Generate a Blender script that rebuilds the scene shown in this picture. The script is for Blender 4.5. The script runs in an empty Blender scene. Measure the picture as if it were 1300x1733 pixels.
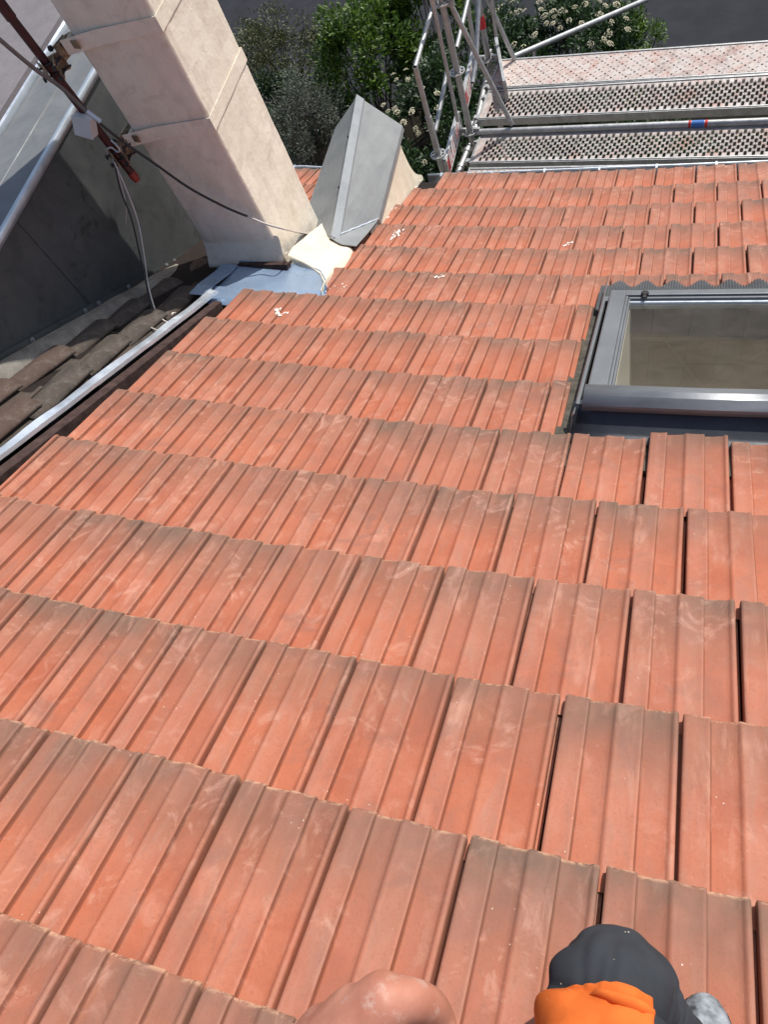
import bpy, bmesh, math, random
from mathutils import Vector, Matrix
from mathutils import noise as mnoise
random.seed(7)
rad = math.radians
scene = bpy.context.scene
col = scene.collection

# ------------------------------------------------------------------ camera
F = 1280.467                      # focal length in pixels of the 1300 x 1733 photograph
CAM = Vector((1.3838, 0.2158, 1.2828))
RC = ((0.9349870055, 0.2084070477, -0.2869944371),
      (0.0553727748, -0.8850082695, -0.4622707202),
      (-0.3503329207, 0.4163254380, -0.8390113076))
cam = bpy.data.cameras.new('camera')
cam.sensor_fit = 'VERTICAL'; cam.sensor_height = 24.0; cam.lens = 24.0 * F / 1733.0
cam.clip_start = 0.02; cam.clip_end = 400
cam_o = bpy.data.objects.new('camera', cam); col.objects.link(cam_o)
cam_o.matrix_world = Matrix(((RC[0][0], -RC[1][0], -RC[2][0], CAM.x),
                             (RC[0][1], -RC[1][1], -RC[2][1], CAM.y),
                             (RC[0][2], -RC[1][2], -RC[2][2], CAM.z),
                             (0, 0, 0, 1)))
scene.camera = cam_o

# ------------------------------------------------------------------ light
SUN_AZ, SUN_EL = 30.0, 50.0       # degrees to the right of the down-slope direction, and above the horizon
world = bpy.data.worlds.new('World'); scene.world = world; world.use_nodes = True
wn = world.node_tree.nodes; bg = wn['Background']
sky = wn.new('ShaderNodeTexSky'); sky.sky_type = 'NISHITA'; sky.sun_disc = False
sky.sun_elevation = rad(SUN_EL); sky.sun_rotation = rad(SUN_AZ); sky.air_density = 1.0; sky.dust_density = 2.0
world.node_tree.links.new(sky.outputs[0], bg.inputs[0]); bg.inputs[1].default_value = 0.10
sun = bpy.data.lights.new('sun', 'SUN'); sun.energy = 3.7; sun.angle = rad(0.6); sun.color = (1.0, 0.945, 0.87)
sun_o = bpy.data.objects.new('sun', sun); col.objects.link(sun_o)
sdir = Vector((math.sin(rad(SUN_AZ)) * math.cos(rad(SUN_EL)), math.cos(rad(SUN_AZ)) * math.cos(rad(SUN_EL)), math.sin(rad(SUN_EL))))
sun_o.rotation_euler = sdir.to_track_quat('Z', 'Y').to_euler(); sun_o.location = (0, 0, 20)
scene.view_settings.view_transform = 'Standard'; scene.view_settings.look = 'None'
scene.view_settings.exposure = 0.32; scene.view_settings.gamma = 1.0; scene.view_settings.use_curve_mapping = False

# ------------------------------------------------------------------ helpers
W_, L_ = 0.24, 0.3721118          # tile cover width, tile exposure
AX = Vector((0.99766, -0.0305, -0.06123)); AY = Vector((0.0, 0.89512, -0.44582)); AN = Vector((0.0684, 0.44478, 0.89302))
def sag(u, v):
    u = (u - 3) / 4; v = (v - 6) / 6
    u = max(-2.2, min(2.2, u)); v = max(-1.6, min(1.5, v))
    return W_ * (0.0853 * u * u + 0.0956 * v * v + 0.0185 * v ** 3 + 0.0015 * u * v - 0.0083 * u * u * v)
def lat(u, v, h=0.0):             # roof coordinates: u tile widths across, v courses down, h metres above the tile noses
    return AX * (u * W_) + AY * (v * L_) + AN * (h + sag(u, v))
def ray(x, y):
    a, b = (x - 650) / F, (y - 866.5) / F
    return Vector([RC[0][i] * a + RC[1][i] * b + RC[2][i] for i in range(3)])
def onpl(x, y, p, n):
    d = ray(x, y); n = Vector(n); return CAM + d * ((Vector(p) - CAM).dot(n) / d.dot(n))
def onz(x, y, z): return onpl(x, y, (0, 0, z), (0, 0, 1))

def onr(x, y, h=0.0):
    z = h
    for _ in range(25):
        P = onpl(x, y, AN * z, AN); z = h + sag(P.dot(AX) / W_, P.dot(AY) / L_)
    return P
OX0, OX1 = -1.435, -.86
def oldp(t, y, h=0.0):            # t = 0 at the foot of the neighbour's wall, 1 at the bright strip
    za = -.753 - .552 * (y - 1.869) - .02; zb_ = lat(-3.58, y / (.89512 * L_) - .10, -.01).z
    return Vector((OX0 + (OX1 - OX0) * t, y, za + (zb_ - za) * t + h))
def tag(o, label=None, cat=None, group=None, kind=None):
    if label: o['label'] = label
    if cat: o['category'] = cat
    if group: o['group'] = group
    if kind: o['kind'] = kind
    return o
def empty(name, loc, label, cat, group=None):
    o = bpy.data.objects.new(name, None); col.objects.link(o); o.location = loc; o.empty_display_size = .05
    return tag(o, label, cat, group)
class MB:
    def __init__(s): s.v = []; s.f = []; s.m = []; s.mi = 0
    def add(s, vs, fs):
        n = len(s.v); s.v += [tuple(v) for v in vs]; s.f += [tuple(i + n for i in f) for f in fs]; s.m += [s.mi] * len(fs); return s
    def box(s, c, sx, sy, sz, X=(1,0,0), Y=(0,1,0), Z=(0,0,1)):
        c = Vector(c); X = Vector(X) * sx / 2; Y = Vector(Y) * sy / 2; Z = Vector(Z) * sz / 2
        vs = [c + X * a + Y * b + Z * d for d in (-1, 1) for a, b in ((-1,-1),(1,-1),(1,1),(-1,1))]
        return s.add(vs, [(3,2,1,0),(4,5,6,7),(0,1,5,4),(1,2,6,5),(2,3,7,6),(3,0,4,7)])
    def hexa(s, b, t):              # bottom four, top four
        return s.add(list(b) + list(t), [(3,2,1,0),(4,5,6,7),(0,1,5,4),(1,2,6,5),(2,3,7,6),(3,0,4,7)])
    def tube(s, pts, r, n=10, caps=True, hollow=False):
        pts = [Vector(p) for p in pts]; rs = r if isinstance(r, (list, tuple)) else [r] * len(pts)
        rings = []; prev = None
        for i, p in enumerate(pts):
            t = (pts[min(i+1, len(pts)-1)] - pts[max(i-1, 0)]).normalized()
            if prev is None:
                a = Vector((0,0,1)) if abs(t.z) < .9 else Vector((1,0,0)); x = t.cross(a).normalized()
            else: x = (prev - t * prev.dot(t)).normalized()
            prev = x; y = t.cross(x)
            rings.append([p + (x * math.cos(6.28318*k/n) + y * math.sin(6.28318*k/n)) * rs[i] for k in range(n)])
        vs = [v for rg in rings for v in rg]; fs = []
        for i in range(len(rings) - 1):
            for k in range(n): fs.append((i*n+k, i*n+(k+1)%n, (i+1)*n+(k+1)%n, (i+1)*n+k))
        if hollow:
            for e, (i, j) in enumerate(((0, 1), (len(rings)-1, len(rings)-2))):
                b = len(vs); dirn = (pts[j] - pts[i]).normalized()
                vs += [pts[i] + (v - pts[i]) * .8 for v in rings[i]]; b2 = len(vs)
                vs += [pts[i] + (v - pts[i]) * .8 + dirn * .05 for v in rings[i]]
                for k in range(n):
                    k2 = (k+1) % n
                    fs.append((i*n+k, i*n+k2, b+k2, b+k)); fs.append((b+k, b+k2, b2+k2, b2+k))
                fs.append(tuple(b2 + k for k in range(n)))
        elif caps: fs += [tuple(reversed(range(n))), tuple((len(rings)-1)*n + k for k in range(n))]
        return s.add(vs, fs)
    def grid(s, P):                # P[i][j] points
        a, b = len(P), len(P[0])
        return s.add([p for r in P for p in r], [(i*b+j, i*b+j+1, (i+1)*b+j+1, (i+1)*b+j) for i in range(a-1) for j in range(b-1)])
    def build(s, name, mats, parent=None, smooth=False, bevel=0, solid=0, sub=0, kind=None, autosm=None):
        me = bpy.data.meshes.new(name)
        off = Vector(parent.location) if (parent is not None) else Vector((0,0,0))
        pp = parent
        while pp is not None and pp.parent is not None: pp = pp.parent; off = off + Vector(pp.location)
        me.from_pydata([(v[0]-off.x, v[1]-off.y, v[2]-off.z) for v in s.v], [], s.f)
        if not isinstance(mats, (list, tuple)): mats = [mats]
        for m in mats: me.materials.append(m)
        me.polygons.foreach_set('material_index', s.m)
        bm = bmesh.new(); bm.from_mesh(me); bmesh.ops.recalc_face_normals(bm, faces=bm.faces); bm.to_mesh(me); bm.free()
        if smooth or autosm:
            me.polygons.foreach_set('use_smooth', [True] * len(me.polygons))
        o = bpy.data.objects.new(name, me); col.objects.link(o)
        if parent is not None: o.parent = parent
        if autosm: me.set_sharp_from_angle(angle=rad(autosm))
        if solid:
            m = o.modifiers.new('t', 'SOLIDIFY'); m.thickness = solid; m.offset = 0
        if bevel:
            m = o.modifiers.new('b', 'BEVEL'); m.width = bevel; m.segments = 2; m.limit_method = 'ANGLE'; m.angle_limit = rad(35)
        if sub:
            m = o.modifiers.new('s', 'SUBSURF'); m.levels = sub; m.render_levels = sub
        if kind: o['kind'] = kind
        return o
def copy_tree(o, parent=None):
    c = o.copy(); col.objects.link(c); c.parent = parent
    for ch in list(o.children): copy_tree(ch, c)
    return c
def smooth_path(pts, n=8):
    P = [Vector(p) for p in pts]; P = [P[0]*2 - P[1]] + P + [P[-1]*2 - P[-2]]; out = []
    for i in range(1, len(P)-2):
        for k in range(n):
            t = k / n; a, b, c, d = P[i-1], P[i], P[i+1], P[i+2]
            out.append(.5 * ((2*b) + (c-a)*t + (2*a-5*b+4*c-d)*t*t + (3*b-a-3*c+d)*t**3))
    out.append(P[-2]); return out

# ------------------------------------------------------------------ materials
class NT:
    def __init__(s, name):
        s.mat = bpy.data.materials.new(name); s.mat.use_nodes = True; s.n = s.mat.node_tree.nodes; s.l = s.mat.node_tree.links
        s.b = s.n['Principled BSDF']
    def node(s, t, **kw):
        n = s.n.new(t)
        for k, v in kw.items():
            if k in n.inputs: n.inputs[k].default_value = v
            else: setattr(n, k, v)
        return n
    def link(s, a, b): s.l.new(a, b)
    def coord(s, scale=(1,1,1), which='Object'):
        t = s.node('ShaderNodeTexCoord'); m = s.node('ShaderNodeMapping'); m.inputs['Scale'].default_value = scale
        s.link(t.outputs[which], m.inputs['Vector']); return m.outputs['Vector']
    def noise(s, vec, scale, detail=5, rough=.6, dist=0):
        n = s.node('ShaderNodeTexNoise'); n.inputs['Scale'].default_value = scale; n.inputs['Detail'].default_value = detail
        n.inputs['Roughness'].default_value = rough; n.inputs['Distortion'].default_value = dist
        s.link(vec, n.inputs['Vector']); return n.outputs['Fac']
    def ramp(s, fac, stops):
        r = s.node('ShaderNodeValToRGB'); e = r.color_ramp.elements
        while len(e) > 1: e.remove(e[-1])
        e[0].position = stops[0][0]; e[0].color = tuple(stops[0][1]) + (1,) if len(stops[0][1]) == 3 else stops[0][1]
        for p, c in stops[1:]:
            x = e.new(p); x.color = tuple(c) + (1,)
        s.link(fac, r.inputs['Fac']); return r.outputs['Color']
    def fr(s, fac, a, b, c=0.0, d=1.0):
        m = s.node('ShaderNodeMapRange'); m.clamp = True
        for k, v in zip(('From Min','From Max','To Min','To Max'), (a, b, c, d)): m.inputs[k].default_value = v
        s.link(fac, m.inputs['Value']); return m.outputs['Result']
    def mix(s, fac, a, b, blend='MIX'):
        m = s.node('ShaderNodeMix'); m.data_type = 'RGBA'; m.blend_type = blend
        for i, v in ((0, fac), (6, a), (7, b)):
            if isinstance(v, (int, float)): m.inputs[i].default_value = v
            elif isinstance(v, (tuple, list)): m.inputs[i].default_value = tuple(v) + ((1,) if len(v) == 3 else ())
            else: s.link(v, m.inputs[i])
        return m.outputs[2]
    def math(s, op, a, b=0.0):
        m = s.node('ShaderNodeMath'); m.operation = op
        for i, v in ((0, a), (1, b)):
            if isinstance(v, (int, float)): m.inputs[i].default_value = v
            else: s.link(v, m.inputs[i])
        return m.outputs[0]
    def bump(s, h, strength=.3, dist=.002):
        b = s.node('ShaderNodeBump'); b.inputs['Strength'].default_value = strength; b.inputs['Distance'].default_value = dist
        s.link(h, b.inputs['Height']); s.link(b.outputs['Normal'], s.b.inputs['Normal'])
    def out(s, colr=None, rough=None, metal=0, spec=None):
        if colr is not None:
            if isinstance(colr, tuple): s.b.inputs['Base Color'].default_value = colr + (1,)
            else: s.link(colr, s.b.inputs['Base Color'])
        if rough is not None:
            if isinstance(rough, (int, float)): s.b.inputs['Roughness'].default_value = rough
            else: s.link(rough, s.b.inputs['Roughness'])
        s.b.inputs['Metallic'].default_value = metal
        if spec is not None: s.b.inputs['Specular IOR Level'].default_value = spec
        return s.mat

def mat_tile():
    t = NT('terracotta')
    oi = t.node('ShaderNodeObjectInfo'); rnd = oi.outputs['Random']
    tc = t.node('ShaderNodeTexCoord'); sep = t.node('ShaderNodeSeparateXYZ'); t.link(tc.outputs['Object'], sep.inputs[0])
    off = t.node('ShaderNodeVectorMath'); off.operation = 'ADD'; cmb = t.node('ShaderNodeCombineXYZ')
    t.link(t.math('MULTIPLY', rnd, 37.0), cmb.inputs[0]); t.link(t.math('MULTIPLY', rnd, 91.0), cmb.inputs[1])
    t.link(tc.outputs['Object'], off.inputs[0]); t.link(cmb.outputs[0], off.inputs[1]); v = off.outputs[0]
    mp = t.node('ShaderNodeMapping'); mp.inputs['Scale'].default_value = (1, .28, 1); t.link(v, mp.inputs['Vector']); vs = mp.outputs['Vector']
    big = t.noise(v, 7, 4, .55); streak = t.noise(vs, 28, 5, .6, .6); fine = t.noise(v, 160, 4, .7)
    base = t.ramp(t.noise(v, 5, 5, .6, .5), [(.30, (.355, .098, .050)), (.5, (.425, .132, .070)), (.7, (.47, .165, .095))])
    # kiln tone, one per tile
    base = t.mix(t.fr(rnd, .2, 1, 0, .55), base, (.345, .14, .092))
    r3 = t.math('FRACT', t.math('MULTIPLY', rnd, 23.7)); base = t.mix(t.fr(r3, .70, 1, 0, .40), base, (.47, .15, .075))
    # the raised flats carry more dust than the pans between them
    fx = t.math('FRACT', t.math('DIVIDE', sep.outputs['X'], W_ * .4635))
    rais = t.math('LESS_THAN', fx, .468)
    base = t.mix(t.math('MULTIPLY', rais, t.fr(streak, .3, .7, .05, .42)), base, (.41, .205, .145))
    ledge_shade = t.math('MULTIPLY', t.math('GREATER_THAN', fx, .457), t.math('LESS_THAN', fx, .497))  # ledge shade painted in: darker brown on each step face and its foot
    base = t.mix(t.math('MULTIPLY', ledge_shade, t.fr(big, .3, .7, .45, .8)), base, (.19, .062, .032))
    # weathered grey skin that grows towards the exposed nose (y = 0 at the nose, negative up the tile)
    gy = t.fr(sep.outputs['Y'], -.24, -.005, 0, 1)
    gw = t.math('MULTIPLY', t.math('POWER', gy, 1.1), t.fr(big, .30, .58, .45, 1))
    r2 = t.math('FRACT', t.math('MULTIPLY', rnd, 7.31))
    gw = t.math('MULTIPLY', gw, t.fr(r2, 0, 1, .60, 1.15))
    base = t.mix(gw, base, (.165, .100, .072))
    sk = t.math('MULTIPLY', t.fr(streak, .52, .72), .32)
    base = t.mix(sk, base, (.30, .165, .12))
    # chalky rubbed patches
    ch = t.math('MULTIPLY', t.fr(t.noise(v, 13, 7, .68, 1.2), .52, .70), t.fr(t.noise(v, 3.1, 2), .40, .62))
    base = t.mix(t.math('MULTIPLY', ch, .50), base, (.62, .36, .27))
    # fine thin scratches and tiny lime specks
    sc_ = t.math('MULTIPLY', t.fr(t.noise(v, 34, 9, .8, 3.0), .655, .70), .6)
    base = t.mix(sc_, base, (.66, .47, .36))
    vo = t.node('ShaderNodeTexVoronoi'); vo.inputs['Scale'].default_value = 62; t.link(v, vo.inputs['Vector'])
    spk = t.math('MULTIPLY', t.fr(vo.outputs['Distance'], .10, .05), t.fr(t.noise(v, 9, 2), .60, .64))
    base = t.mix(spk, base, (.74, .66, .56))
    base = t.mix(t.fr(fine, .30, .45, .35, 0), base, (.20, .07, .045))
    chip = t.math('MULTIPLY', t.fr(sep.outputs['Y'], -.010, -.003), t.fr(t.noise(v, 55, 5, .7), .46, .56))
    base = t.mix(t.math('MULTIPLY', chip, .75), base, (.56, .33, .21))
    long_ = t.node('ShaderNodeMapping'); long_.inputs['Scale'].default_value = (1, .22, 1); long_.inputs['Rotation'].default_value = (0, 0, .55); t.link(v, long_.inputs['Vector'])
    wipe = t.math('MULTIPLY', t.fr(t.noise(long_.outputs['Vector'], 17, 6, .65, .3), .56, .70), t.fr(t.noise(v, 4.3, 2), .42, .6))
    base = t.mix(t.math('MULTIPLY', wipe, .42), base, (.60, .34, .25))
    stain = t.math('MULTIPLY', t.fr(t.noise(v, 8.5, 5, .62, .9), .50, .66), t.fr(t.noise(v, 2.7, 2), .40, .62))
    base = t.mix(t.math('MULTIPLY', stain, .55), base, (.235, .115, .085))
    t.bump(t.math('ADD', t.math('MULTIPLY', fine, .5), t.math('ADD', t.math('MULTIPLY', streak, .9), big)), .5, .0022)
    return t.out(base, t.fr(big, .3, .7, .62, .82), 0, .35)
def mat_plaster(name='cream_plaster', c1=(.79, .715, .58), c2=(.88, .815, .69), dirt=(.46, .36, .26)):
    t = NT(name); v = t.coord()
    b = t.ramp(t.noise(v, 4, 6, .65, .4), [(.3, c1), (.7, c2)])
    b = t.mix(t.math('MULTIPLY', t.fr(t.noise(v, 11, 8, .7, .8), .50, .72), .38), b, dirt)
    st = t.node('ShaderNodeMapping'); st.inputs['Scale'].default_value = (1, 1, .16); t.link(v, st.inputs['Vector'])
    b = t.mix(t.math('MULTIPLY', t.fr(t.noise(st.outputs['Vector'], 9, 6, .65, .4), .50, .70), .20), b, dirt)
    b = t.mix(t.fr(t.noise(v, 60, 8, .8, 2.0), .68, .72, 0, .6), b, (.22, .15, .11))
    n2 = t.noise(v, 45, 8, .7); t.bump(t.math('ADD', n2, t.math('MULTIPLY', t.noise(v, 14, 4), 1.2)), .55, .004)
    return t.out(b, .93, 0, .2)
def mat_metal(name, c1, c2, rough=(.35, .6), metal=.85, scale=6, scratch=True, streak=(1, 1, 1), spots=None):
    t = NT(name); v = t.coord(streak)
    n1 = t.noise(v, scale, 6, .65, .5)
    b = t.ramp(n1, [(.3, c1), (.7, c2)])
    if spots: b = t.mix(t.math('MULTIPLY', t.fr(t.noise(t.coord(), scale * 2.7, 8, .75, .8), .54, .66), spots[1]), b, spots[0])
    if scratch: b = t.mix(t.fr(t.noise(v, scale*9, 8, .8, 2), .63, .68, 0, .25), b, tuple(min(1, c*1.6) for c in c2))
    t.bump(t.noise(v, scale*.8, 4), .25, .012)
    return t.out(b, t.fr(t.noise(v, scale*2.3, 5), .3, .7, *rough), metal, .5)
def mat_plain(name, c, rough=.6, metal=0, spec=.4, var=.15, scale=20, bump=.1):
    t = NT(name); v = t.coord(); n = t.noise(v, scale, 5)
    b = t.ramp(n, [(.3, tuple(x*(1-var) for x in c)), (.7, tuple(min(1, x*(1+var)) for x in c))])
    t.bump(n, bump, .003); return t.out(b, rough, metal, spec)

M = {}
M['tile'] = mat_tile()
M['plaster'] = mat_plaster()
M['mortar'] = mat_plaster('lime_mortar', (.68, .61, .47), (.77, .71, .57), (.50, .42, .32))
M['zinc'] = mat_metal('aged_zinc', (.205, .218, .222), (.275, .288, .292), (.5, .7), .25, 4, spots=((.17, .18, .185), .35))
M['zinc_cap'] = mat_metal('ridge_zinc', (.25, .27, .285), (.33, .355, .37), (.4, .6), .3, 6)
M['zinc_dark'] = mat_metal('dark_zinc_sheet', (.060, .066, .070), (.115, .122, .122), (.45, .65), .35, 3.2, spots=((.045, .052, .045), .8))
M['galv'] = mat_metal('bright_galvanised', (.55, .61, .67), (.74, .80, .87), (.30, .5), .65, 9)
M['scaf'] = mat_metal('scaffold_tube_steel', (.33, .34, .34), (.50, .51, .51), (.38, .6), .75, 14, spots=((.23, .225, .22), .4))
M['lead_apron'] = mat_metal('pleated_grey_sheet', (.13, .14, .15), (.19, .20, .21), (.4, .55), .4, 12)
M['sash'] = mat_metal('grey_painted_aluminium', (.17, .18, .195), (.22, .235, .25), (.32, .45), .35, 5, scratch=False)
M['flash_dark'] = mat_metal('dark_painted_flashing', (.030, .034, .045), (.050, .055, .066), (.38, .5), .2, 6, scratch=False)
M['flash_moss'] = mat_plain('dirty_flashing', (.075, .068, .055), .85, 0, .3, .55, 26, .4)
M['coping'] = mat_metal('weathered_coping_zinc', (.14, .15, .16), (.20, .212, .22), (.5, .7), .2, 5, spots=((.11, .115, .12), .4))
M['gutter'] = mat_metal('gutter_zinc', (.28, .29, .30), (.42, .43, .44), (.4, .6), .8, 8)
M['redpole'] = mat_plain('rust_red_paint', (.070, .013, .012), .5, 0, .5, .35, 30, .3)
M['rust'] = mat_plain('rusty_yellow_zinc', (.33, .24, .15), .6, .4, .4, .45, 40, .4)
M['blackcable'] = mat_plain('black_cable', (.030, .030, .032), .5, 0, .5)
M['greycable'] = mat_plain('grey_cable', (.13, .13, .135), .45, 0, .5)
M['whitecable'] = mat_plain('off_white_cable', (.55, .50, .46), .5, 0, .5)
M['boxwhite'] = mat_plain('grey_plastic', (.62, .62, .60), .5, 0, .4, .05)
M['bolt'] = mat_plain('dark_bolt', (.05, .045, .045), .5, .6, .5, .3, 80)
M['brown'] = mat_plain('brown_batten', (.055, .034, .030), .85, 0, .2, .4, 30, .4)
M['underlay'] = mat_plain('dark_underlay', (.025, .02, .018), .9, 0, .1)
M['redplastic'] = mat_plain('red_plastic', (.55, .03, .035), .45)
M['blueplastic'] = mat_plain('blue_film', (.05, .16, .45), .4)
M['whitepaint'] = mat_plain('white_paint', (.68, .66, .63), .6, 0, .4, .12, 40)
M['asphalt'] = mat_plain('asphalt', (.023, .025, .031), .9, 0, .25, .22, 3.0, .2)
M['render'] = mat_plaster('facade_render', (.50, .44, .36), (.58, .52, .44))
M['soil'] = mat_plain('soil', (.016, .014, .010), 1, 0, .1, .4, 5)
M['lime_white'] = mat_plain('white_splash', (.78, .74, .68), .9, 0, .2, .1)
M['branch'] = mat_plain('bark', (.12, .10, .08), .9, 0, .2, .3, 20)

def mat_deck():
    t = NT('paint_stained_steel'); v = t.coord((1, 1, 1))
    b = t.ramp(t.noise(v, 9, 7, .7, .6), [(.32, (.30, .28, .26)), (.52, (.46, .43, .41)), (.7, (.60, .57, .54))])
    b = t.mix(t.math('MULTIPLY', t.fr(t.noise(v, 5, 8, .75, .8), .50, .66), .55), b, (.45, .23, .18))
    b = t.mix(t.fr(t.noise(v, 38, 8, .8, 1.5), .58, .66, 0, .55), b, (.10, .075, .065))
    t.bump(t.noise(v, 30, 5), .3, .003); return t.out(b, .7, .25, .4)
M['deck'] = mat_deck()
def mat_deck_pink():
    t = NT('brick_dust_on_steel'); v = t.coord((1, 1, 1))
    b = t.ramp(t.noise(v, 8, 8, .75, .8), [(.34, (.46, .27, .22)), (.46, (.52, .43, .39)), (.60, (.56, .52, .49))])
    b = t.mix(t.fr(t.noise(v, 30, 9, .8, 2.5), .56, .64, 0, .6), b, (.17, .12, .11))
    b = t.mix(t.math('MULTIPLY', t.fr(t.noise(v, 6, 8, .75, 1.2), .50, .64), .6), b, (.25, .18, .16))
    t.bump(t.noise(v, 30, 5), .3, .003); return t.out(b, .8, .05, .3)
M['deckpink'] = mat_deck_pink()
def mat_old_tile():
    t = NT('sooty_old_clay'); v = t.coord(); oi = t.node('ShaderNodeObjectInfo')
    b = t.ramp(t.noise(v, 9, 7, .7, .6), [(.3, (.040, .034, .029)), (.55, (.082, .068, .057)), (.72, (.125, .098, .080))])
    b = t.mix(t.fr(oi.outputs['Random'], .60, 1, 0, .55), b, (.105, .058, .044))
    b = t.mix(t.fr(t.noise(v, 20, 8, .75), .55, .68, 0, .45), b, (.20, .185, .165))
    t.bump(t.noise(v, 26, 6), .5, .005); return t.out(b, .88, 0, .25)
M['oldtile'] = mat_old_tile()
def mat_fillet():
    t = NT('grey_mortar_fillet'); v = t.coord((1, 1, 1))
    b = t.ramp(t.noise(v, 7, 8, .7, .8), [(.3, (.115, .108, .092)), (.5, (.215, .20, .175)), (.7, (.31, .29, .255))])
    b = t.mix(t.fr(t.noise(v, 30, 8, .75, 1.), .56, .66, 0, .5), b, (.08, .075, .06))
    t.bump(t.noise(v, 22, 7, .7), .6, .008); return t.out(b, .9, 0, .25)
M['fillet'] = mat_fillet()
def mat_leaf(name, cols, rough=.45, trans=.25):
    t = NT(name); g = t.node('ShaderNodeNewGeometry'); r = g.outputs['Random Per Island']
    b = t.ramp(r, [(i / max(1, len(cols)-1), c) for i, c in enumerate(cols)])
    v = t.coord(); b = t.mix(t.fr(t.noise(v, 3.0, 3), .35, .65, 0, .5), b, cols[0])
    t.link(b, t.b.inputs['Base Color']); t.b.inputs['Roughness'].default_value = rough
    tr = t.node('ShaderNodeBsdfTranslucent'); t.link(b, tr.inputs['Color']); mx = t.node('ShaderNodeMixShader'); mx.inputs[0].default_value = trans
    t.link(t.b.outputs[0], mx.inputs[1]); t.link(tr.outputs[0], mx.inputs[2]); t.link(mx.outputs[0], t.n['Material Output'].inputs['Surface'])
    return t.mat
M['leaf_bright'] = mat_leaf('bright_green_leaf', [(.034, .080, .010), (.085, .165, .018), (.17, .28, .035)])
M['leaf_dark'] = mat_leaf('dark_green_leaf', [(.012, .032, .009), (.030, .068, .018), (.060, .125, .030)])
M['leaf_brown'] = mat_leaf('olive_brown_leaf', [(.030, .044, .011), (.075, .088, .020), (.14, .14, .042)])
M['leaf_grey'] = mat_leaf('grey_olive_leaf', [(.050, .062, .042), (.105, .120, .090), (.20, .215, .175)])
M['flower'] = mat_plain('cream_flower', (.60, .56, .40), .9, 0, .2, .25, 60, .5)
def mat_glass():
    t = NT('window_glass'); t.n.remove(t.b); gl = t.node('ShaderNodeBsdfGlossy'); gl.inputs['Roughness'].default_value = .03
    tr = t.node('ShaderNodeBsdfTransparent'); tr.inputs[0].default_value = (.72, .74, .72, 1)
    fz = t.node('ShaderNodeFresnel'); fz.inputs[0].default_value = 1.5
    df = t.node('ShaderNodeBsdfDiffuse'); df.inputs[0].default_value = (.42, .38, .33, 1)
    m1 = t.node('ShaderNodeMixShader'); m2 = t.node('ShaderNodeMixShader')
    v = t.coord(); dust = t.fr(t.noise(v, 6, 6, .65, .5), .3, .7, .05, .13); t.link(dust, m1.inputs[0])
    t.link(tr.outputs[0], m1.inputs[1]); t.link(df.outputs[0], m1.inputs[2])
    t.link(t.math('MULTIPLY', fz.outputs[0], 1.6), m2.inputs[0]); t.link(m1.outputs[0], m2.inputs[1]); t.link(gl.outputs[0], m2.inputs[2])
    t.link(m2.outputs[0], t.n['Material Output'].inputs['Surface']); return t.mat
M['glass'] = mat_glass()
M['room'] = mat_plain('room_floor', (.16, .125, .095), .8, 0, .2, .35, 2.5, .2)
M['board_a'] = mat_plain('brown_reflection', (.22, .155, .11), .8, 0, .2, .35, 8)
M['board_b'] = mat_plain('grey_reflection', (.25, .225, .20), .8, 0, .2, .35, 8)
M['board_c'] = mat_plain('beige_reflection', (.33, .27, .21), .8, 0, .2, .35, 8)
M['beam'] = mat_plain('reflection_bar_tone', (.26, .21, .16), .8, 0, .2, .3, 6, .2)
M['reveal'] = mat_plain('white_reveal', (.78, .76, .70), .7, 0, .3, .05)
def mat_skin():
    t = NT('skin'); v = t.coord(); b = t.ramp(t.noise(v, 30, 6, .6), [(.3, (.37, .145, .095)), (.7, (.50, .225, .155))])
    b = t.mix(t.fr(t.noise(v, 70, 5, .7), .56, .70, 0, .5), b, (.55, .42, .36))
    t.b.inputs['Subsurface Weight'].default_value = .15; t.b.inputs['Subsurface Radius'].default_value = (.01, .004, .002)
    t.bump(t.noise(v, 160, 4), .3, .001); return t.out(b, .5, 0, .4)
M['skin'] = mat_skin()
def mat_cloth(name, c):
    t = NT(name); v = t.coord(); w1 = t.noise(v, 900, 2, .5)
    b = t.ramp(t.noise(v, 14, 6), [(.3, tuple(x*.8 for x in c)), (.7, tuple(x*1.25 for x in c))])
    vo = t.node('ShaderNodeTexVoronoi'); vo.inputs['Scale'].default_value = 85; t.link(v, vo.inputs['Vector'])
    spk = t.math('MULTIPLY', t.fr(vo.outputs['Distance'], .14, .08), t.fr(t.noise(v, 22, 2), .62, .65))
    b = t.mix(spk, b, (.75, .62, .45)); t.bump(w1, .3, .0006); return t.out(b, .9, 0, .2)
M['trousers'] = mat_cloth('charcoal_work_cloth', (.036, .040, .047))
M['orange'] = mat_cloth('orange_work_cloth', (.62, .135, .025))
M['shoe'] = mat_plain('scuffed_grey_leather', (.20, .22, .24), .8, 0, .3, .8, 45, .5)
M['sole'] = mat_plain('black_rubber', (.02, .02, .022), .8)

# ================================================================== SETTING
# ground and street
g = MB(); g.add([(-60, -20, -6.2), (60, -20, -6.2), (60, 16, -6.2), (-60, 16, -6.2)], [(0,1,2,3)])
tag(g.build('ground', M['soil']), 'bare earth strip at the foot of the hedge', kind='structure')
g = MB(); g.add([(-60, 15.4, -6.18), (60, 6.9, -6.18), (150, 110, -6.18), (-150, 110, -6.18)], [(0,1,2,3)])
tag(g.build('road', M['asphalt']), 'dark asphalt street beyond the hedge', kind='structure')

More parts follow.
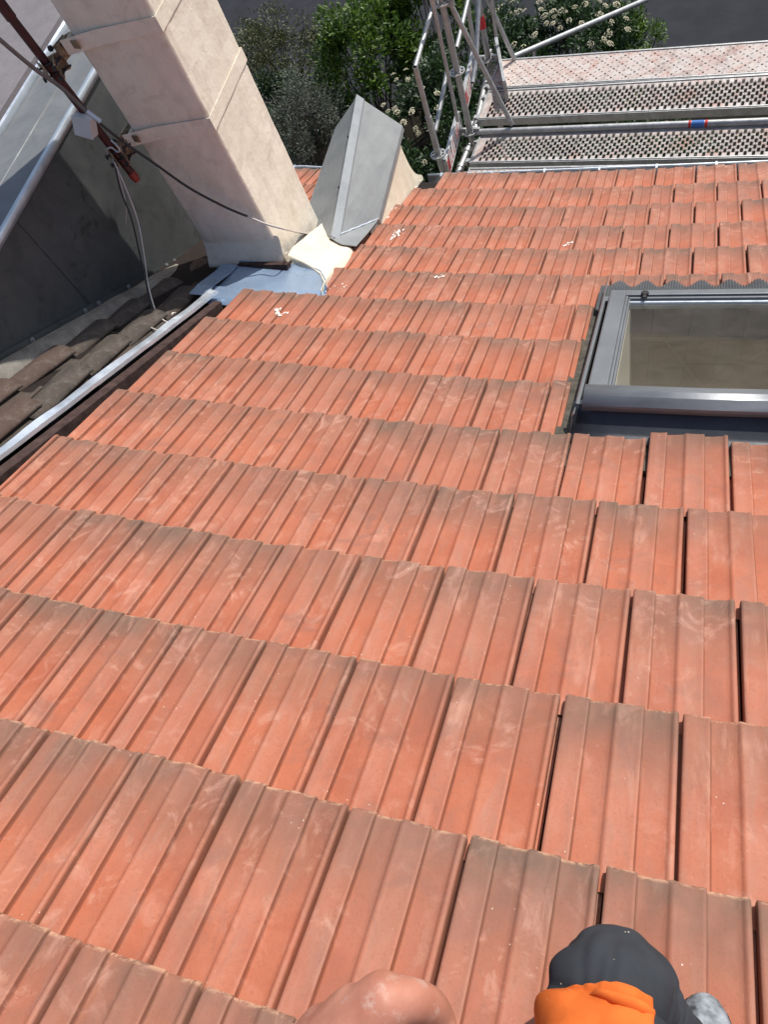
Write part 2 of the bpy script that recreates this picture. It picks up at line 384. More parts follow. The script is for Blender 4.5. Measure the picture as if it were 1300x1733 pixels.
# --- roof deck (underlay) with an opening for the skylight
SU0, SU1, SV0, SV1 = 4.50, 8.02, 5.20, 7.66        # skylight outer curb in roof coordinates
us = [-6.6, -5, -3.1, -1.5, 0, 1.5, 3, SU0 + .25, 6, SU1 - .25, 9.5, 11.5]
vs_ = [-3, -1, 1, 3, SV0 + .12, 6.4, SV1 - .12, 9, 11, 12.6, 14]
roof = MB(); idx = {}
for k, h in enumerate((-.075, -.30)):
    for i, u in enumerate(us):
        for j, v in enumerate(vs_): idx[i, j, k] = len(roof.v); roof.v.append(tuple(lat(u, v, h)))
hole = (7, 9, 4, 6)
def q(*a): roof.f.append(a); roof.m.append(0)
for i in range(len(us)-1):
    for j in range(len(vs_)-1):
        if hole[0] <= i < hole[1] and hole[2] <= j < hole[3]: continue
        for k in (0, 1): q(idx[i,j,k], idx[i+1,j,k], idx[i+1,j+1,k], idx[i,j+1,k])
nu, nv = len(us)-1, len(vs_)-1
for i in range(nu): q(idx[i,0,0], idx[i+1,0,0], idx[i+1,0,1], idx[i,0,1]); q(idx[i,nv,0], idx[i+1,nv,0], idx[i+1,nv,1], idx[i,nv,1])
for j in range(nv): q(idx[0,j,0], idx[0,j+1,0], idx[0,j+1,1], idx[0,j,1]); q(idx[nu,j,0], idx[nu,j+1,0], idx[nu,j+1,1], idx[nu,j,1])
roof_o = roof.build('roof', M['underlay'])
tag(roof_o, 'sloping roof covered with interlocking red clay tiles', kind='structure')
wl = MB()
e0, e1_ = lat(-6.5, 13.7, -.31), lat(11.4, 13.7, -.31)
wl.hexa([(e0.x, 0, -6.2), (e1_.x, 0, -6.2), (e1_.x, e1_.y, -6.2), (e0.x, e0.y, -6.2)], [(e0.x, 0, -2.9), (e1_.x, 0, -2.9), (e1_.x, e1_.y, e1_.z), (e0.x, e0.y, e0.z)])
tag(wl.build('house_wall', M['render']), 'rendered house wall under the eave gutter', kind='structure')

# --- tiles
PROF = [(.000, -.014), (.002, -.0035), (.010, -.0004), (.03, .0006), (.10, .0), (.175, .0), (.190, .0012), (.205, .0013), (.214, .0002), (.2165, -.0022), (.2185, -.0105), (.224, -.0118),
        (.30, -.0098), (.385, -.0068), (.418, -.0055), (.432, -.0032), (.443, .0002), (.460, .0014), (.476, .0010), (.486, .0004), (.500, .0004),
        (.56, .0), (.635, .0), (.650, .0012), (.668, .0013), (.677, .0002), (.6795, -.0022), (.6815, -.0105), (.687, -.0118), (.77, -.0098), (.862, -.0068),
        (.892, -.0055), (.906, -.0032), (.917, .0004), (.932, .0018), (.946, .0014), (.957, .0000), (.963, -.005), (.965, -.034), (.999, -.035)]
def hprof(s):
    for (a, ha), (b, hb) in zip(PROF, PROF[1:]):
        if a <= s <= b: return ha + (hb - ha) * (s - a) / (b - a)
    return PROF[-1][1]
def tile_mesh(s0, s1, seed, ragged=False, vcut=None):
    rnd = random.Random(seed)
    ss = [p[0] for p in PROF if s0 < p[0] < s1] + [max(s0, 0), min(s1, .999)]
    ss = sorted(set(ss)); ts = [-1.10, -.96, -.7, -.45, -.25, -.12, -.055, -.028, -.013, -.005, 0]
    V = []; Fc = []
    o1 = rnd.random() * 50
    for t in ts:
        for s in ss:
            h = hprof(s)
            # ledges soften close to the nose
            k = max(0, 1 + t / .10) if t > -.10 else 0
            if h < -.001 and .2 < s < .91: h = h * (1 - .35 * k)
            h += -.031 * (-t) * (1 if t > -1 else 1)
            h -= .0075 * (max(0, 1 + t / .045)) ** 2.2
            y = t * L_ + .0022 * mnoise.noise((s * 6 + o1, 0, 0)) * (1 if t > -.06 else 0)
            x = s * W_
            if ragged and s == ss[0]: x += .006 * mnoise.noise((t * 14 + o1, 3, 0)) + .003 * mnoise.noise((t * 40, o1, 0))
            h += .0009 * mnoise.noise((x * 9 + o1, y * 7, seed))
            V.append((x, y, h))
    n = len(ss)
    for j in range(len(ts)-1):
        for i in range(n-1): Fc.append((j*n+i, j*n+i+1, (j+1)*n+i+1, (j+1)*n+i))
    # nose face, side faces (thickness)
    b = len(V)
    for i in range(n):
        x, y, h = V[(len(ts)-1)*n+i]; V.append((x, y - .003, h - .014))
    for i in range(n-1): Fc.append(((len(ts)-1)*n+i, (len(ts)-1)*n+i+1, b+i+1, b+i))
    for side in (0, n-1):
        b = len(V)
        for j in range(len(ts)): x, y, h = V[j*n+side]; V.append((x, y, h - .014))
        for j in range(len(ts)-1):
            f = (j*n+side, (j+1)*n+side, b+j+1, b+j); Fc.append(f if side else tuple(reversed(f)))
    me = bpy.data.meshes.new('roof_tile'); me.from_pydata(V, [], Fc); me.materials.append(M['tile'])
    bm = bmesh.new(); bm.from_mesh(me); bmesh.ops.recalc_face_normals(bm, faces=bm.faces); bm.to_mesh(me); bm.free()
    if sum(p.normal.z for p in me.polygons) < 0: me.flip_normals()
    me.polygons.foreach_set('use_smooth', [True]*len(me.polygons)); me.set_sharp_from_angle(angle=rad(50))
    return me
FULL = [tile_mesh(0, 1, k) for k in range(8)]
CACHE = {}
def place_tile(u, v, s0=0.0, s1=1.0, lift=0.0, ragged=False, slide=0.0, roll=0.0):
    r = random
    if s0 <= 0.001 and s1 >= 1.0: me = r.choice(FULL)
    else:
        key = (round(s0, 2), round(s1, 2), ragged, r.randrange(3))
        if key not in CACHE: CACHE[key] = tile_mesh(s0, s1, hash(key) % 97, ragged)
        me = CACHE[key]
    o = bpy.data.objects.new('roof_tile', me); col.objects.link(o); o.parent = roof_o
    du = .3; gu = (sag(u+1, v) - sag(u, v)) / W_; gv = (sag(u+.5, v) - sag(u+.5, v-1)) / L_
    X = (AX + AN * gu + AY * r.gauss(0, .004)).normalized(); Y = (AY + AN * (gv + r.gauss(0, .0035)) ).normalized()
    Y = (Y - X * Y.dot(X)).normalized(); Z = X.cross(Y)
    roll = roll + r.gauss(0, .005)
    X2 = (X + Z * roll).normalized(); Z2 = X2.cross(Y); X = X2; Z = Z2
    P = lat(u, v + slide + r.gauss(0, .006), lift + r.gauss(0, .0012)) + X * (W_ * r.gauss(0, .0032))
    o.matrix_world = Matrix(((X.x, Y.x, Z.x, P.x), (X.y, Y.y, Z.y, P.y), (X.z, Y.z, Z.z, P.z), (0,0,0,1)))
    return o
for v in range(-1, 15):
    u = -6.0 + (0 if v % 2 == 0 else .5)
    while u < 9.4:
        lo = -3.06 + random.uniform(-.05, .05) if v <= 8 else -1.66
        if v >= 13 and u < -1.6:                       # the same roof shows again beyond the dormer
            if -6 <= u and u + 1 <= -3.5 + .1: place_tile(u, v)
            u += 1; continue
        a = max(0.0, lo - u)
        if a > .93 or u + 1 < lo: u += 1; continue
        s0, s1 = (a if a > .02 else 0.0), 1.0
        if v in (6, 7, 8):
            if u >= 4.26 and u + 1 <= 8.2: u += 1; continue
            if u < 4.26 and u + 1 > 4.26: s1 = (4.30 - random.uniform(0, .05)) - u
            if u < 8.2 < u + 1 and u > 5: s0 = 8.2 - u
            if s1 < .12: u += 1; continue
        if v >= 9 and -1.7 < u < -1.4: s0 = 0
        lift = 0; slide = 0; roll = 0
        if v == 5 and abs(u - 5.5) < .01: lift = .013; slide = .04
        if v == 1 and abs(u - 1.5) < .01: lift = .006
        if v == 1 and abs(u + .5) < .01: lift = .004
        place_tile(u, v, s0, s1, lift, s0 > 0 and v <= 8, slide, roll)
        u += 1

# white splashes of lime on the tiles
def tile_h(u, v):
    v0 = math.ceil(v); return hprof(min(.96, (u - (0 if v0 % 2 == 0 else .5)) % 1.0)) - .031 * (v0 - v)
def splash(u, v, w, l, seed, n=9, rmax=.010, stretch=1.4):
    rr = random.Random(seed); mb = MB()
    for k in range(n):
        cu, cv = u + rr.gauss(0, w), v + rr.gauss(0, l); r0 = rr.uniform(.002, rmax)
        pts = []; m = 10
        for i in range(m):
            a = 6.283 * i / m; r1 = r0 * rr.uniform(.35, 1.5); x, y = cu + r1 * math.cos(a) / W_, cv + r1 * stretch * math.sin(a) / L_
            pts.append(lat(x, y, tile_h(x, y) + .0028))
        pts.append(lat(cu, cv, tile_h(cu, cv) + .0042))
        mb.add(pts, [(i, (i+1) % m, m) for i in range(m)])
    return mb.build('lime_splash', M['lime_white'], None, kind='stuff')
for i, (px, py, n, w, l, rm, st, lab) in enumerate(((962, 405, 8, .05, .03, .010, 1.4, 'small white lime splash on the far tiles, nearest the scaffold decks'),
        (742, 466, 7, .05, .03, .009, 1.4, 'small white lime splash on the tile right of the chimney foot'),
        (655, 352, 34, .14, .30, .008, 1.6, 'smear of white lime on the tiles along the dormer cheek'),
        (695, 308, 26, .14, .16, .009, 1.2, 'white lime droppings on the tiles at the far corner by the gutter'),
        (672, 392, 16, .06, .16, .008, 3.0, 'streaked white lime smear one course below the dormer apron'),
        (473, 523, 16, .07, .07, .009, 1.6, 'white lime patch on the tile just below the sky-tinted zinc trough'),
        (575, 478, 9, .12, .06, .006, 1.0, 'few white lime specks beside the rounded end of the trough'))):
    P = onr(px, py, 0)
    tag(splash(P.dot(AX) / W_, P.dot(AY) / L_, w, l, 5 + i, n, rm, st), lab, 'lime splash', 'white lime splashes on the red tiles')

# ================================================================== ROOF EDGE, OLD ROOF, NEIGHBOUR WALL
def rstrip(name, mat, uv_h, parent=None, **kw):     # uv_h: list over v of list of (u,v,h)
    mb = MB(); mb.grid([[lat(*p) for p in row] for row in uv_h]); return mb.build(name, mat, parent, **kw)
edge = empty('edge_flashing', lat(-3.6, 3, 0), 'long bright galvanised strip along the left edge of the red tiles', 'flashing')
rows = []
for k in range(60):
    v = -2 + k * (9.75 / 59); wob = .012 * math.sin(v * 2.1) + .008 * math.sin(v * 7.3)
    rows.append([(-3.66 + wob, v, -.010), (-3.63 + wob, v, .006), (-3.60 + wob, v, .012 + .003*math.sin(v*5)), (-3.44 + wob*.5, v, .008), (-3.44 + wob*.5, v, .012), (-3.425 + wob*.5, v, .013), (-3.415 + wob*.5, v, -.002)])
rstrip('metal_strip', M['galv'], rows, edge, autosm=40)
rows = [[(-3.39, v, -.045), (-3.38, v, -.014), (-3.22, v, -.018), (-3.21, v, -.07)] for v in [-2 + k * .33 for k in range(30)]]
rstrip('batten', M['brown'], rows, edge, autosm=40)

# neighbour: vertical metal-clad wall with a coping
WX = -1.45
base_z = lambda y: -.753 - .552 * (y - 1.869)
nw = empty('parapet_wall', (WX, 2.4, -1.0), 'dark zinc clad wall of the neighbouring roof with a riveted foot', 'wall')
ys = [-1.6, -.3, .72, 1.70, 2.462, 3.148, 3.86, 4.6]
for a, b in zip(ys, ys[1:]):
    m = MB(); t = .0 if ys.index(a) % 2 else .004
    m.hexa([(WX - .05, a, base_z(a) - .25), (WX + t, a, base_z(a) - .25), (WX + t, b + .012, base_z(b) - .25), (WX - .05, b + .012, base_z(b) - .25)],
           [(WX - .05, a, -.475), (WX + t, a, -.475), (WX + t, b + .012, -.475), (WX - .05, b + .012, -.475)]) if base_z(b) < -.55 or True else None
    if base_z(a) - .25 < -.5 or True: m.build('metal_panel', M['zinc_dark'], nw, bevel=.001)
m = MB(); m.grid([[(WX + .012, y, base_z(y) + .035), (WX + .014, y, base_z(y) - .005), (WX + .05, y, base_z(y) - .06)] for y in [-1.6 + k * .31 for k in range(21)]])
m.build('foot_flashing', M['zinc_dark'], nw, solid=.002)
scr = None
for y in (.6, 1.25, 1.6, 2.052, 2.397, 2.495, 2.728, 3.068, 3.143, 3.443):
    p = Vector((WX + .016, y, base_z(y) + .018)); m = MB(); m.tube([p, p + Vector((.004, 0, 0))], .0135, 12); m.tube([p + Vector((.003,0,0)), p + Vector((.010, 0, 0))], .006, 6)
    m.build('screw', M['zinc'], nw)
# coping: bright folded front edge, flat cover with a lengthwise seam, raised back edge
m = MB(); yy = [-1.6 + k * .2 for k in range(32)]
m.grid([[(WX + .010, y, -.50), (WX + .016 + .002 * math.sin(y*9), y, -.474), (WX + .010, y, -.463), (WX - .010, y, -.463)] for y in yy])
m.build('coping_edge', M['galv'], nw, solid=.003, autosm=50)
m = MB(); m.grid([[(WX - .010, y, -.464), (WX - .16, y, -.462 + .004 * math.sin(y*3)), (WX - .164, y, -.456), (WX - .175, y, -.462), (WX - .36, y, -.458)] for y in yy])
m.build('coping', M['coping'], nw, solid=.003)
m = MB(); m.grid([[(WX - .355, y, -.47), (WX - .36, y, -.43 + .003 * math.sin(y * 6)), (WX - .372, y, -.426), (WX - .375, y, -.44)] for y in yy])
m.build('coping_upstand', M['galv'], nw, solid=.004, autosm=50)
m = MB(); m.hexa([(-7, -1.6, -6.2), (WX - .06, -1.6, -6.2), (WX - .06, 4.59, -6.2), (-7, 4.59, -6.2)], [(-7, -1.6, -.472), (WX - .06, -1.6, -.472), (WX - .06, 4.59, -.472), (-7, 4.59, -.472)])
tag(m.build('neighbour_building', mat_plaster('pale_mauve_render', (.40, .36, .37), (.48, .44, .45), (.33, .29, .30))), 'pale grey rendered neighbouring building seen past the coping in the top left corner', 'building')
m = MB(); m.box((-4.6, 1.5, -.455), 5.4, 6.17, .03); o = m.build('flat_roof', mat_plaster('pale_terrace_screed', (.17, .16, .17), (.23, .215, .225), (.13, .12, .125)), bpy.data.objects['neighbour_building'])

m = MB(); m.grid([[oldp(t, -1.4 + k * .3, -.075) for t in (0, .5, 1.02)] for k in range(18)])
tag(m.build('old_roof_bed', M['underlay'], solid=.02), 'dark bed under the old barrel tiles', kind='structure')
# mortar fillet at the wall foot
m = MB(); P = []
for k in range(100):
    y = -1.4 + k * .054; row = []
    wd = .20 + .03 * math.sin(y * 3.1) + .025 * math.sin(y * 9 + 1)
    for t, hh in ((0, .030), (.3, .036), (.6, .030), (.85, .014), (1, -.03)):
        row.append(oldp(t * wd + .02, y, hh + .009 * mnoise.noise((t * 3, y * 6, 0))))
    P.append(row)
m.grid(P); fl = m.build('mortar_fillet', M['fillet'], nw, smooth=True, sub=1)
# old barrel tiles
old = empty('old_tile_roof', lat(-4.4, 5, -.05), 'narrow strip of old soot-dark barrel tiles between the zinc wall and the bright flashing', 'roof')
def barrel_mesh(seed, R=.078, ln=.40, up=True):
    rr = random.Random(seed); m = MB(); P = []
    for j, t in enumerate((-1, -.66, -.33, -.04, 0)):
        row = []; r = R * (1 + .13 * t)
        for i in range(11):
            a = math.pi * i / 10; k = 1 if up else -1
            row.append((-math.cos(a) * r, t * ln, k * math.sin(a) * r * .46 + (.0 if up else .035) + .003 * mnoise.noise((i * .3, j * 1.0, seed * 3.3))))
        P.append(row)
    m.grid(P)
    me = bpy.data.meshes.new('barrel_tile'); me.from_pydata(m.v, [], m.f); me.materials.append(M['oldtile'])
    me.polygons.foreach_set('use_smooth', [True]*len(me.polygons)); return me
BUP = [barrel_mesh(k) for k in range(4)]; BDN = [barrel_mesh(k + 9, up=False) for k in range(3)]
for cidx, tc in enumerate((.30, .66)):
    for r_ in range(-3, 15):
        y0 = r_ * .285 + (.14 if cidx else .0)
        if y0 > 3.45 or (cidx and y0 > 2.92): continue
        for up_, dt in ((True, 0), (False, .18)):
            me = random.choice(BUP if up_ else BDN); o = bpy.data.objects.new('barrel_tile', me); col.objects.link(o); o.parent = old
            y1 = y0 + random.gauss(0, .012) - (0 if up_ else .05); t1 = tc + dt + random.gauss(0, .01)
            p0 = oldp(t1, y1, -.012 if up_ else -.030); p1 = oldp(t1, y1 - .4, -.012 if up_ else -.030)
            Y = ((p0 - p1).normalized() + Vector((random.gauss(0, .03), 0, .10))).normalized(); X = (Vector((1, 0, -.05)) - Y * Vector((1, 0, -.05)).dot(Y)).normalized(); Z = X.cross(Y)
            P = p0 - Vector(old.location)
            o.matrix_local = Matrix(((X.x, Y.x, Z.x, P.x), (X.y, Y.y, Z.y, P.y), (X.z, Y.z, Z.z, P.z), (0,0,0,1)))
            md = o.modifiers.new('t', 'SOLIDIFY'); md.thickness = .012; md.offset = -1

# ================================================================== CHIMNEY
CXL, CXR, CYF, CYB = -1.09, -.66, 3.06, 3.56
chim = empty('chimney', ((CXL+CXR)/2, (CYF+CYB)/2, -1.8), 'tall cream plastered chimney with two painted steel straps', 'chimney')
m = MB(); levels = [-2.0, -1.75, -1.6, -1.5, -1.42, -1.36, -1.3, -1.2] + [-1.1 + .05 * k for k in range(51)]
NX = 10; rings = []
def chim_ring(z):
    pts = []; cs = [(CXL, CYF), (CXR, CYF), (CXR, CYB), (CXL, CYB)]
    f = max(0, (-1.30 - z) / .12); fl = .0
    for s in range(4):
        a, b = cs[s], cs[(s+1) % 4]
        for k in range(NX):
            t = k / NX; x = a[0] + (b[0]-a[0])*t; y = a[1] + (b[1]-a[1])*t
            nx, ny = ((0,-1),(1,0),(0,1),(-1,0))[s]
            w = .005 * mnoise.noise((x*7, y*7, z*5)) + .003 * mnoise.noise((x*30, y*30, z*20))
            if k == 0: w = -abs(mnoise.noise((x*3, y*3, z*22))) * .007
            pts.append((x + nx*w, y + ny*w, z + (.0)))
    return pts
R_ = [chim_ring(z) for z in levels]; n = 4 * NX
vv = [p for r in R_ for p in r]; ff = [(i*n+k, i*n+(k+1)%n, (i+1)*n+(k+1)%n, (i+1)*n+k) for i in range(len(R_)-1) for k in range(n)]
ff.append(tuple((len(R_)-1)*n + k for k in range(n))); m.add(vv, ff)
m.build('shaft', M['plaster'], chim, bevel=.012)
m = MB(); m.box(((CXL+CXR)/2, (CYF+CYB)/2, 1.44), .54, .60, .08); m.build('cap', M['plaster'], chim, bevel=.01)
for zb in (-.57, -.115):
    m = MB(); o_ = .0035
    for (x0, y0, x1, y1) in ((CXL - .035, CYF - .040, CXL + .13, CYF - .012), (CXL + .13, CYF - .012, CXR + .006, CYF - .006), (CXR + o_, CYF - o_, CXR + o_, CYB + o_), (CXR + o_, CYB + o_, CXL - o_, CYB + o_), (CXL - o_, CYB + o_, CXL - o_, CYF - .03)):
        c = Vector(((x0+x1)/2, (y0+y1)/2, zb)); d = Vector((x1-x0, y1-y0, 0)); l = d.length; d.normalize()
        m.box(c, l + .002, .003, .064, d, Vector((-d.y, d.x, 0)))
    m.build('strap', M['plaster'], chim)
    # tightening corner: two lugs, bolt and the open wedge between strap and wall
    m = MB(); m.box((CXL - .005, CYF - .030, zb + .004), .10, .004, .034, (1, -.28, 0), (.28, 1, 0))
    m.box((CXL - .045, CYF - .02, zb), .005, .075, .05, (1, -.2, 0), (.2, 1, 0)); m.box((CXL - .062, CYF - .02, zb), .005, .075, .05, (1, -.2, 0), (.2, 1, 0))
    m.build('strap_lug', M['rust'], chim)
    m = MB(); m.tube([(CXL - .10, CYF - .045, zb + .012), (CXL - .02, CYF - .03, zb + .012)], .006, 8); m.tube([(CXL - .108, CYF - .046, zb + .012), (CXL - .094, CYF - .044, zb + .012)], .012, 6)
    m.tube([(CXL - .09, CYF - .005, zb - .014), (CXL - .02, CYF - .0, zb - .014)], .005, 8)
    m.build('strap_bolt', M['bolt'], chim)
# plaster foot of the chimney: rounded lip over the trough and skirt on the right
def ipl(x, tab):
    if x <= tab[0][0]: return tab[0][1]
    for (a, b), (c, d) in zip(tab, tab[1:]):
        if x <= c: return b + (d - b) * (x - a) / (c - a)
    return tab[-1][1]
m = MB(); P = []
for k in range(70):
    v = 8.02 + k * (2.6 / 69); row = []
    uR = -1.37 + .04 * mnoise.noise((v * 2.2, 0, 3)) + .03 * mnoise.noise((v * 7, 5, 0)) + ipl(v, [(8.0, .16), (8.4, .0), (9, -.03), (9.75, -.05), (10.0, -.35), (10.6, -.55)])
    uL = ipl(v, [(8.02, -1.24), (8.3, -1.34), (8.62, -1.66), (8.80, -2.0), (8.86, -2.35), (8.88, -2.62), (10.7, -2.60)])
    for j in range(13):
        t = j / 12; u = uL + (uR - uL) * t
        h = .012 + .055 * max(0, (-u - 1.6) / 1.0) ** 1.6
        if j == 12: h = -.025
        if j == 11: h = .007
        if j == 0 and v < 8.88: h = -.01
        row.append(lat(u, v, h + .004 * mnoise.noise((u * 4, v * 3, 1)) + .002 * mnoise.noise((u * 16, v * 12, 1))))
    P.append(row)
m.grid(P); m.build('plaster_skirt', M['mortar'], chim, smooth=True, sub=1)
# lip in front
m = MB(); P = []
for k in range(25):
    x = CXL - .0 + (CXR + .03 - CXL) * k / 24; dz = -.06 * (x - CXL) 
    w = .006 * mnoise.noise((x * 14, 2, 0)) + .004 * mnoise.noise((x * 50, 5, 0))
    P.append([(x, CYF + .01, -1.22 + dz), (x, CYF - .006, -1.26 + w + dz), (x, CYF - .030 + w, -1.30 + dz), (x, CYF - .068 + w, -1.345 + dz), (x, CYF - .078, -1.362 + w * .6 + dz), (x, CYF - .04, -1.385 + dz)])
m.grid(P); m.build('plaster_lip', M['plaster'], chim, smooth=True, sub=1)
# zinc trough upslope of the chimney
tr = empty('back_gutter', lat(-2.6, 8.3, 0), 'grey zinc trough with painted blue sky reflection at the foot of the chimney', 'flashing')
m = MB(); P = []
for k in range(61):
    u = -3.75 + (3.75 - 1.17) * k / 60
    vt = ipl(u, [(-3.75, 8.80), (-2.1, 8.84), (-1.66, 8.66), (-1.34, 8.34), (-1.20, 8.10), (-1.17, 8.05)]); e = (vt - 8.05) / .78
    vm = 8.0 + .13 * ((u + 3.75) / 2.58)
    P.append([lat(*p) for p in [(u, 7.60, -.040), (u, 7.88, -.026), (u, vm, -.008), (u, vm + .008, -.016 * e - .008), (u, vm + (vt - vm) * .35, -.020 * e), (u, vm + (vt - vm) * .65, -.006), (u, max(vm + .01, vt), .006), (u, max(vm + .012, vt + .03), .02)]])
m.grid(P)
tz = mat_metal('sky_tinted_zinc', (.27, .38, .54), (.40, .54, .72), (.22, .36), .55, 3, scratch=False)  # blue base colour paints the sky's reflection into the zinc
m.build('trough', tz, tr, solid=.002, autosm=45)
m = MB(); m.grid([[lat(u, 7.70, -.015), lat(u, 7.95, .0), lat(u, 8.45, .0), lat(u, 8.7, .01)] for u in (-4.1, -4.0, -3.9, -3.75, -3.70)]); m.build('side_flashing', tz, tr, solid=.002)
m = MB(); m.box(lat(-3.1, 8.78, .008), .30, .05, .03, AX, AY, AN); m.build('brick_ledge', M['brown'], tr)

# ================================================================== DORMER with zinc roof
dm = empty('dormer', (-.6, 4.0, -2.1), 'small grey zinc roofed dormer with cream plaster cheek beside the chimney', 'dormer')
A0 = onr(562, 402, .045); A1 = onpl(605, 163, (0, 4.50, 0), (0, 1, 0)); E0 = onr(641, 371, .030); E1 = onpl(681, 213, (0, 4.50, 0), (0, 1, 0))
B1 = onpl(568, 216, (0, 4.47, 0), (0, 1, 0)); B0 = Vector((-.80, 3.57, B1.z + .0))
m = MB(); P = []
for i in range(9):
    a = A0.lerp(A1, i/8); e = E0.lerp(E1, i/8); P.append([a.lerp(e, j/6) + Vector((0,0,.003 * mnoise.noise((i*.8, j*.9, 0)))) for j in range(7)])
m.grid(P); m.build('right_roof_sheet', M['zinc'], dm, solid=.004)
m = MB(); m.grid([[A0.lerp(A1, i/8).lerp(B0.lerp(B1, i/8), j/6) for j in range(7)] for i in range(9)]); m.build('left_roof_sheet', M['zinc'], dm, solid=.004)
m = MB(); P = []
dE = (E1 - A1).normalized(); dB = (B1 - A1).normalized()
for i in range(9):
    a = A0.lerp(A1, i/8); P.append([a + dB * .042 + Vector((0,0,.004)), a + Vector((0,0,.014)), a + dE * .050 + Vector((0,0,.012)), a + dE * .052 + Vector((0,0,.002))])
m.grid(P); m.build('ridge_cap', M['zinc_cap'], dm, solid=.003)
for t in (.32, .68):
    p = A0.lerp(A1, t) + dB * .01 + Vector((0,0,.016)); m = MB(); m.tube([p, p + Vector((0,0,.008))], .007, 8); m.build('nail', M['bolt'], dm)
m = MB(); m.add([E0 + Vector((0,0,-.003)), E1 + Vector((0,0,-.003)), E1 + Vector((.004,0,-.03)), E0 + Vector((.004,0,-.03))], [(0,1,2,3)]); m.build('eave_drip', M['zinc'], dm, solid=.003)
# walls
zl = lambda y: -.20 - .498 * y - .10
m = MB(); yb = E1.y - .04
m.hexa([(-.83, 3.45, -2.9), (-.45, 3.62, -2.9), (-.45, yb, -2.9), (-.83, yb, -2.9)], [(-.80, 3.45, -1.75), (-.45, 3.62, -1.75), (-.45, yb, -1.745), (-.83, yb, -1.745)])
m.add([(-.83, yb, -1.745), (-.45, yb, -1.745), (A1.x, yb, A1.z - .02)], [(0,1,2)])
m.build('cheek_wall', M['mortar'], dm, bevel=.006)
# flared cheek foot down to the tiles
m = MB(); P = []
for k in range(34):
    v = 10.55 + k * (3.2 / 33)
    uR = -1.49 - .08 * (v - 10) / 3 + .03 * mnoise.noise((v * 5, 0, 9)) + .022 * mnoise.noise((v * 13, 0, 2))
    e = lat(uR, v, .005); s_ = max(0, min(1, (e.y - E0.y) / (E1.y - E0.y))); ez = E0.z + (E1.z - E0.z) * s_ - .012
    xw = E0.x + (E1.x - E0.x) * s_ - .035; top = Vector((xw, min(e.y + .04, E1.y - .05), ez)); row = []
    foot = Vector((xw + .008, min(e.y + .03, E1.y - .045), min(ez - .01, e.z + .09)))
    for j in range(9):
        t = j / 8; p = (top * (1-t)**2 + foot * 2*t*(1-t) + e * t*t) if True else None
        row.append(p + AN * .004 * mnoise.noise((t * 5, v * 6, 2)))
    row.append(lat(uR + .03, v, -.03)); P.append(row)
m.grid(P); m.build('plaster_foot', M['mortar'], dm, smooth=True, sub=1)
# metal apron where the dormer roof runs out on the main roof
m = MB(); q0 = A0 + Vector((0,-.01,.002)); q1 = E0 + Vector((.004,-.005,.004)); q2 = onr(603, 417, .020); q3 = onr(578, 414, .024)
m.grid([[q0.lerp(q1, j/5) for j in range(6)], [(q0.lerp(q1, j/5) * .5 + q3.lerp(q2, j/5) * .5) + Vector((0,0,-.004)) for j in range(6)], [q3.lerp(q2, j/5) for j in range(6)]])
m.build('apron', M['zinc'], dm, solid=.004)
m = MB(); m.tube([q0.lerp(q1, j/14) + Vector((0,0,.004 + .002*math.sin(j*2.3))) for j in range(15)], .006, 6); m.build('solder_seam', M['galv'], dm, smooth=True)

# ================================================================== EAVE GUTTERS
def gutter(name, u0, u1, label, metal, hh=0.0, hooks=9):
    g_ = empty(name, lat((u0+u1)/2, 14.15, -.04), label, 'gutter', None)
    gp = lambda u: Vector((lat(u, 14, 0).x, 4.79 + hh * .2, -2.324 - .0735 * (lat(u, 14, 0).x + .486) + hh)) if hh == 0 else lat(u, 14.0, -.07) + Vector((0, .11, 0))
    R = .055; m = MB(); P = []
    for k in range(41):
        u = u0 + (u1-u0) * k / 40; b = gp(u); row = []
        for a in range(13):
            th = math.pi * a / 12; row.append(b + Vector((0, -R - R * math.cos(th), -R * math.sin(th) - .004)))
        P.append(row)
    m.grid(P); m.build('trough', metal, g_, smooth=True, solid=.003)
    m = MB(); m.tube([gp(u0 + (u1-u0)*k/20) for k in range(21)], .0075, 8); m.build('rolled_edge', M['galv'], g_, smooth=True)
    for k in range(hooks):
        b = gp(u0 + .45 + (u1-u0-.6) * k / max(1, hooks-1)); m = MB()
        m.box(b + Vector((0, -.014, .0095)), .014, .032, .003); m.box(b + Vector((0, .0085, 0)), .014, .003, .018)
        m.build('gutter_bracket', M['galv'], g_)
    return g_
gutter('eave_gutter', -1.70, 11.3, 'long zinc gutter with a bright rolled edge below the last row of red tiles', M['gutter'])
gutter('eave_gutter', -6.5, -3.9, 'short dark gutter end between the chimney and the dormer', M['gutter'], 0.02, 2)

# ================================================================== SKYLIGHT
sk = empty('skylight', lat((SU0+SU1)/2, (SV0+SV1)/2, 0), 'grey framed roof window with a pleated apron set in the red tiles', 'roof window')
def rbox(u0, u1, v0, v1, h0, h1, name, mat, bevel=.003, taper=0):
    m = MB(); t = taper
    m.hexa([lat(u0,v0,h0), lat(u1,v0,h0), lat(u1,v1,h0), lat(u0,v1,h0)], [lat(u0+t,v0+t*.6,h1), lat(u1-t,v0+t*.6,h1), lat(u1-t,v1-t*.6,h1), lat(u0+t,v1-t*.6,h1)])
    return m.build(name, mat, sk, bevel=bevel)
# flashing tray (four pieces leaving the opening free)
rbox(4.12, 8.30, 4.55, SV0+.02, -.045, -.030, 'top_tray', M['flash_moss'], 0)
rbox(4.10, SU0+.02, 4.9, 8.3, -.060, -.036, 'side_tray', M['flash_moss'], 0)
rbox(SU1-.02, 8.30, SV0, 8.3, -.047, -.030, 'side_tray', M['flash_moss'], 0)
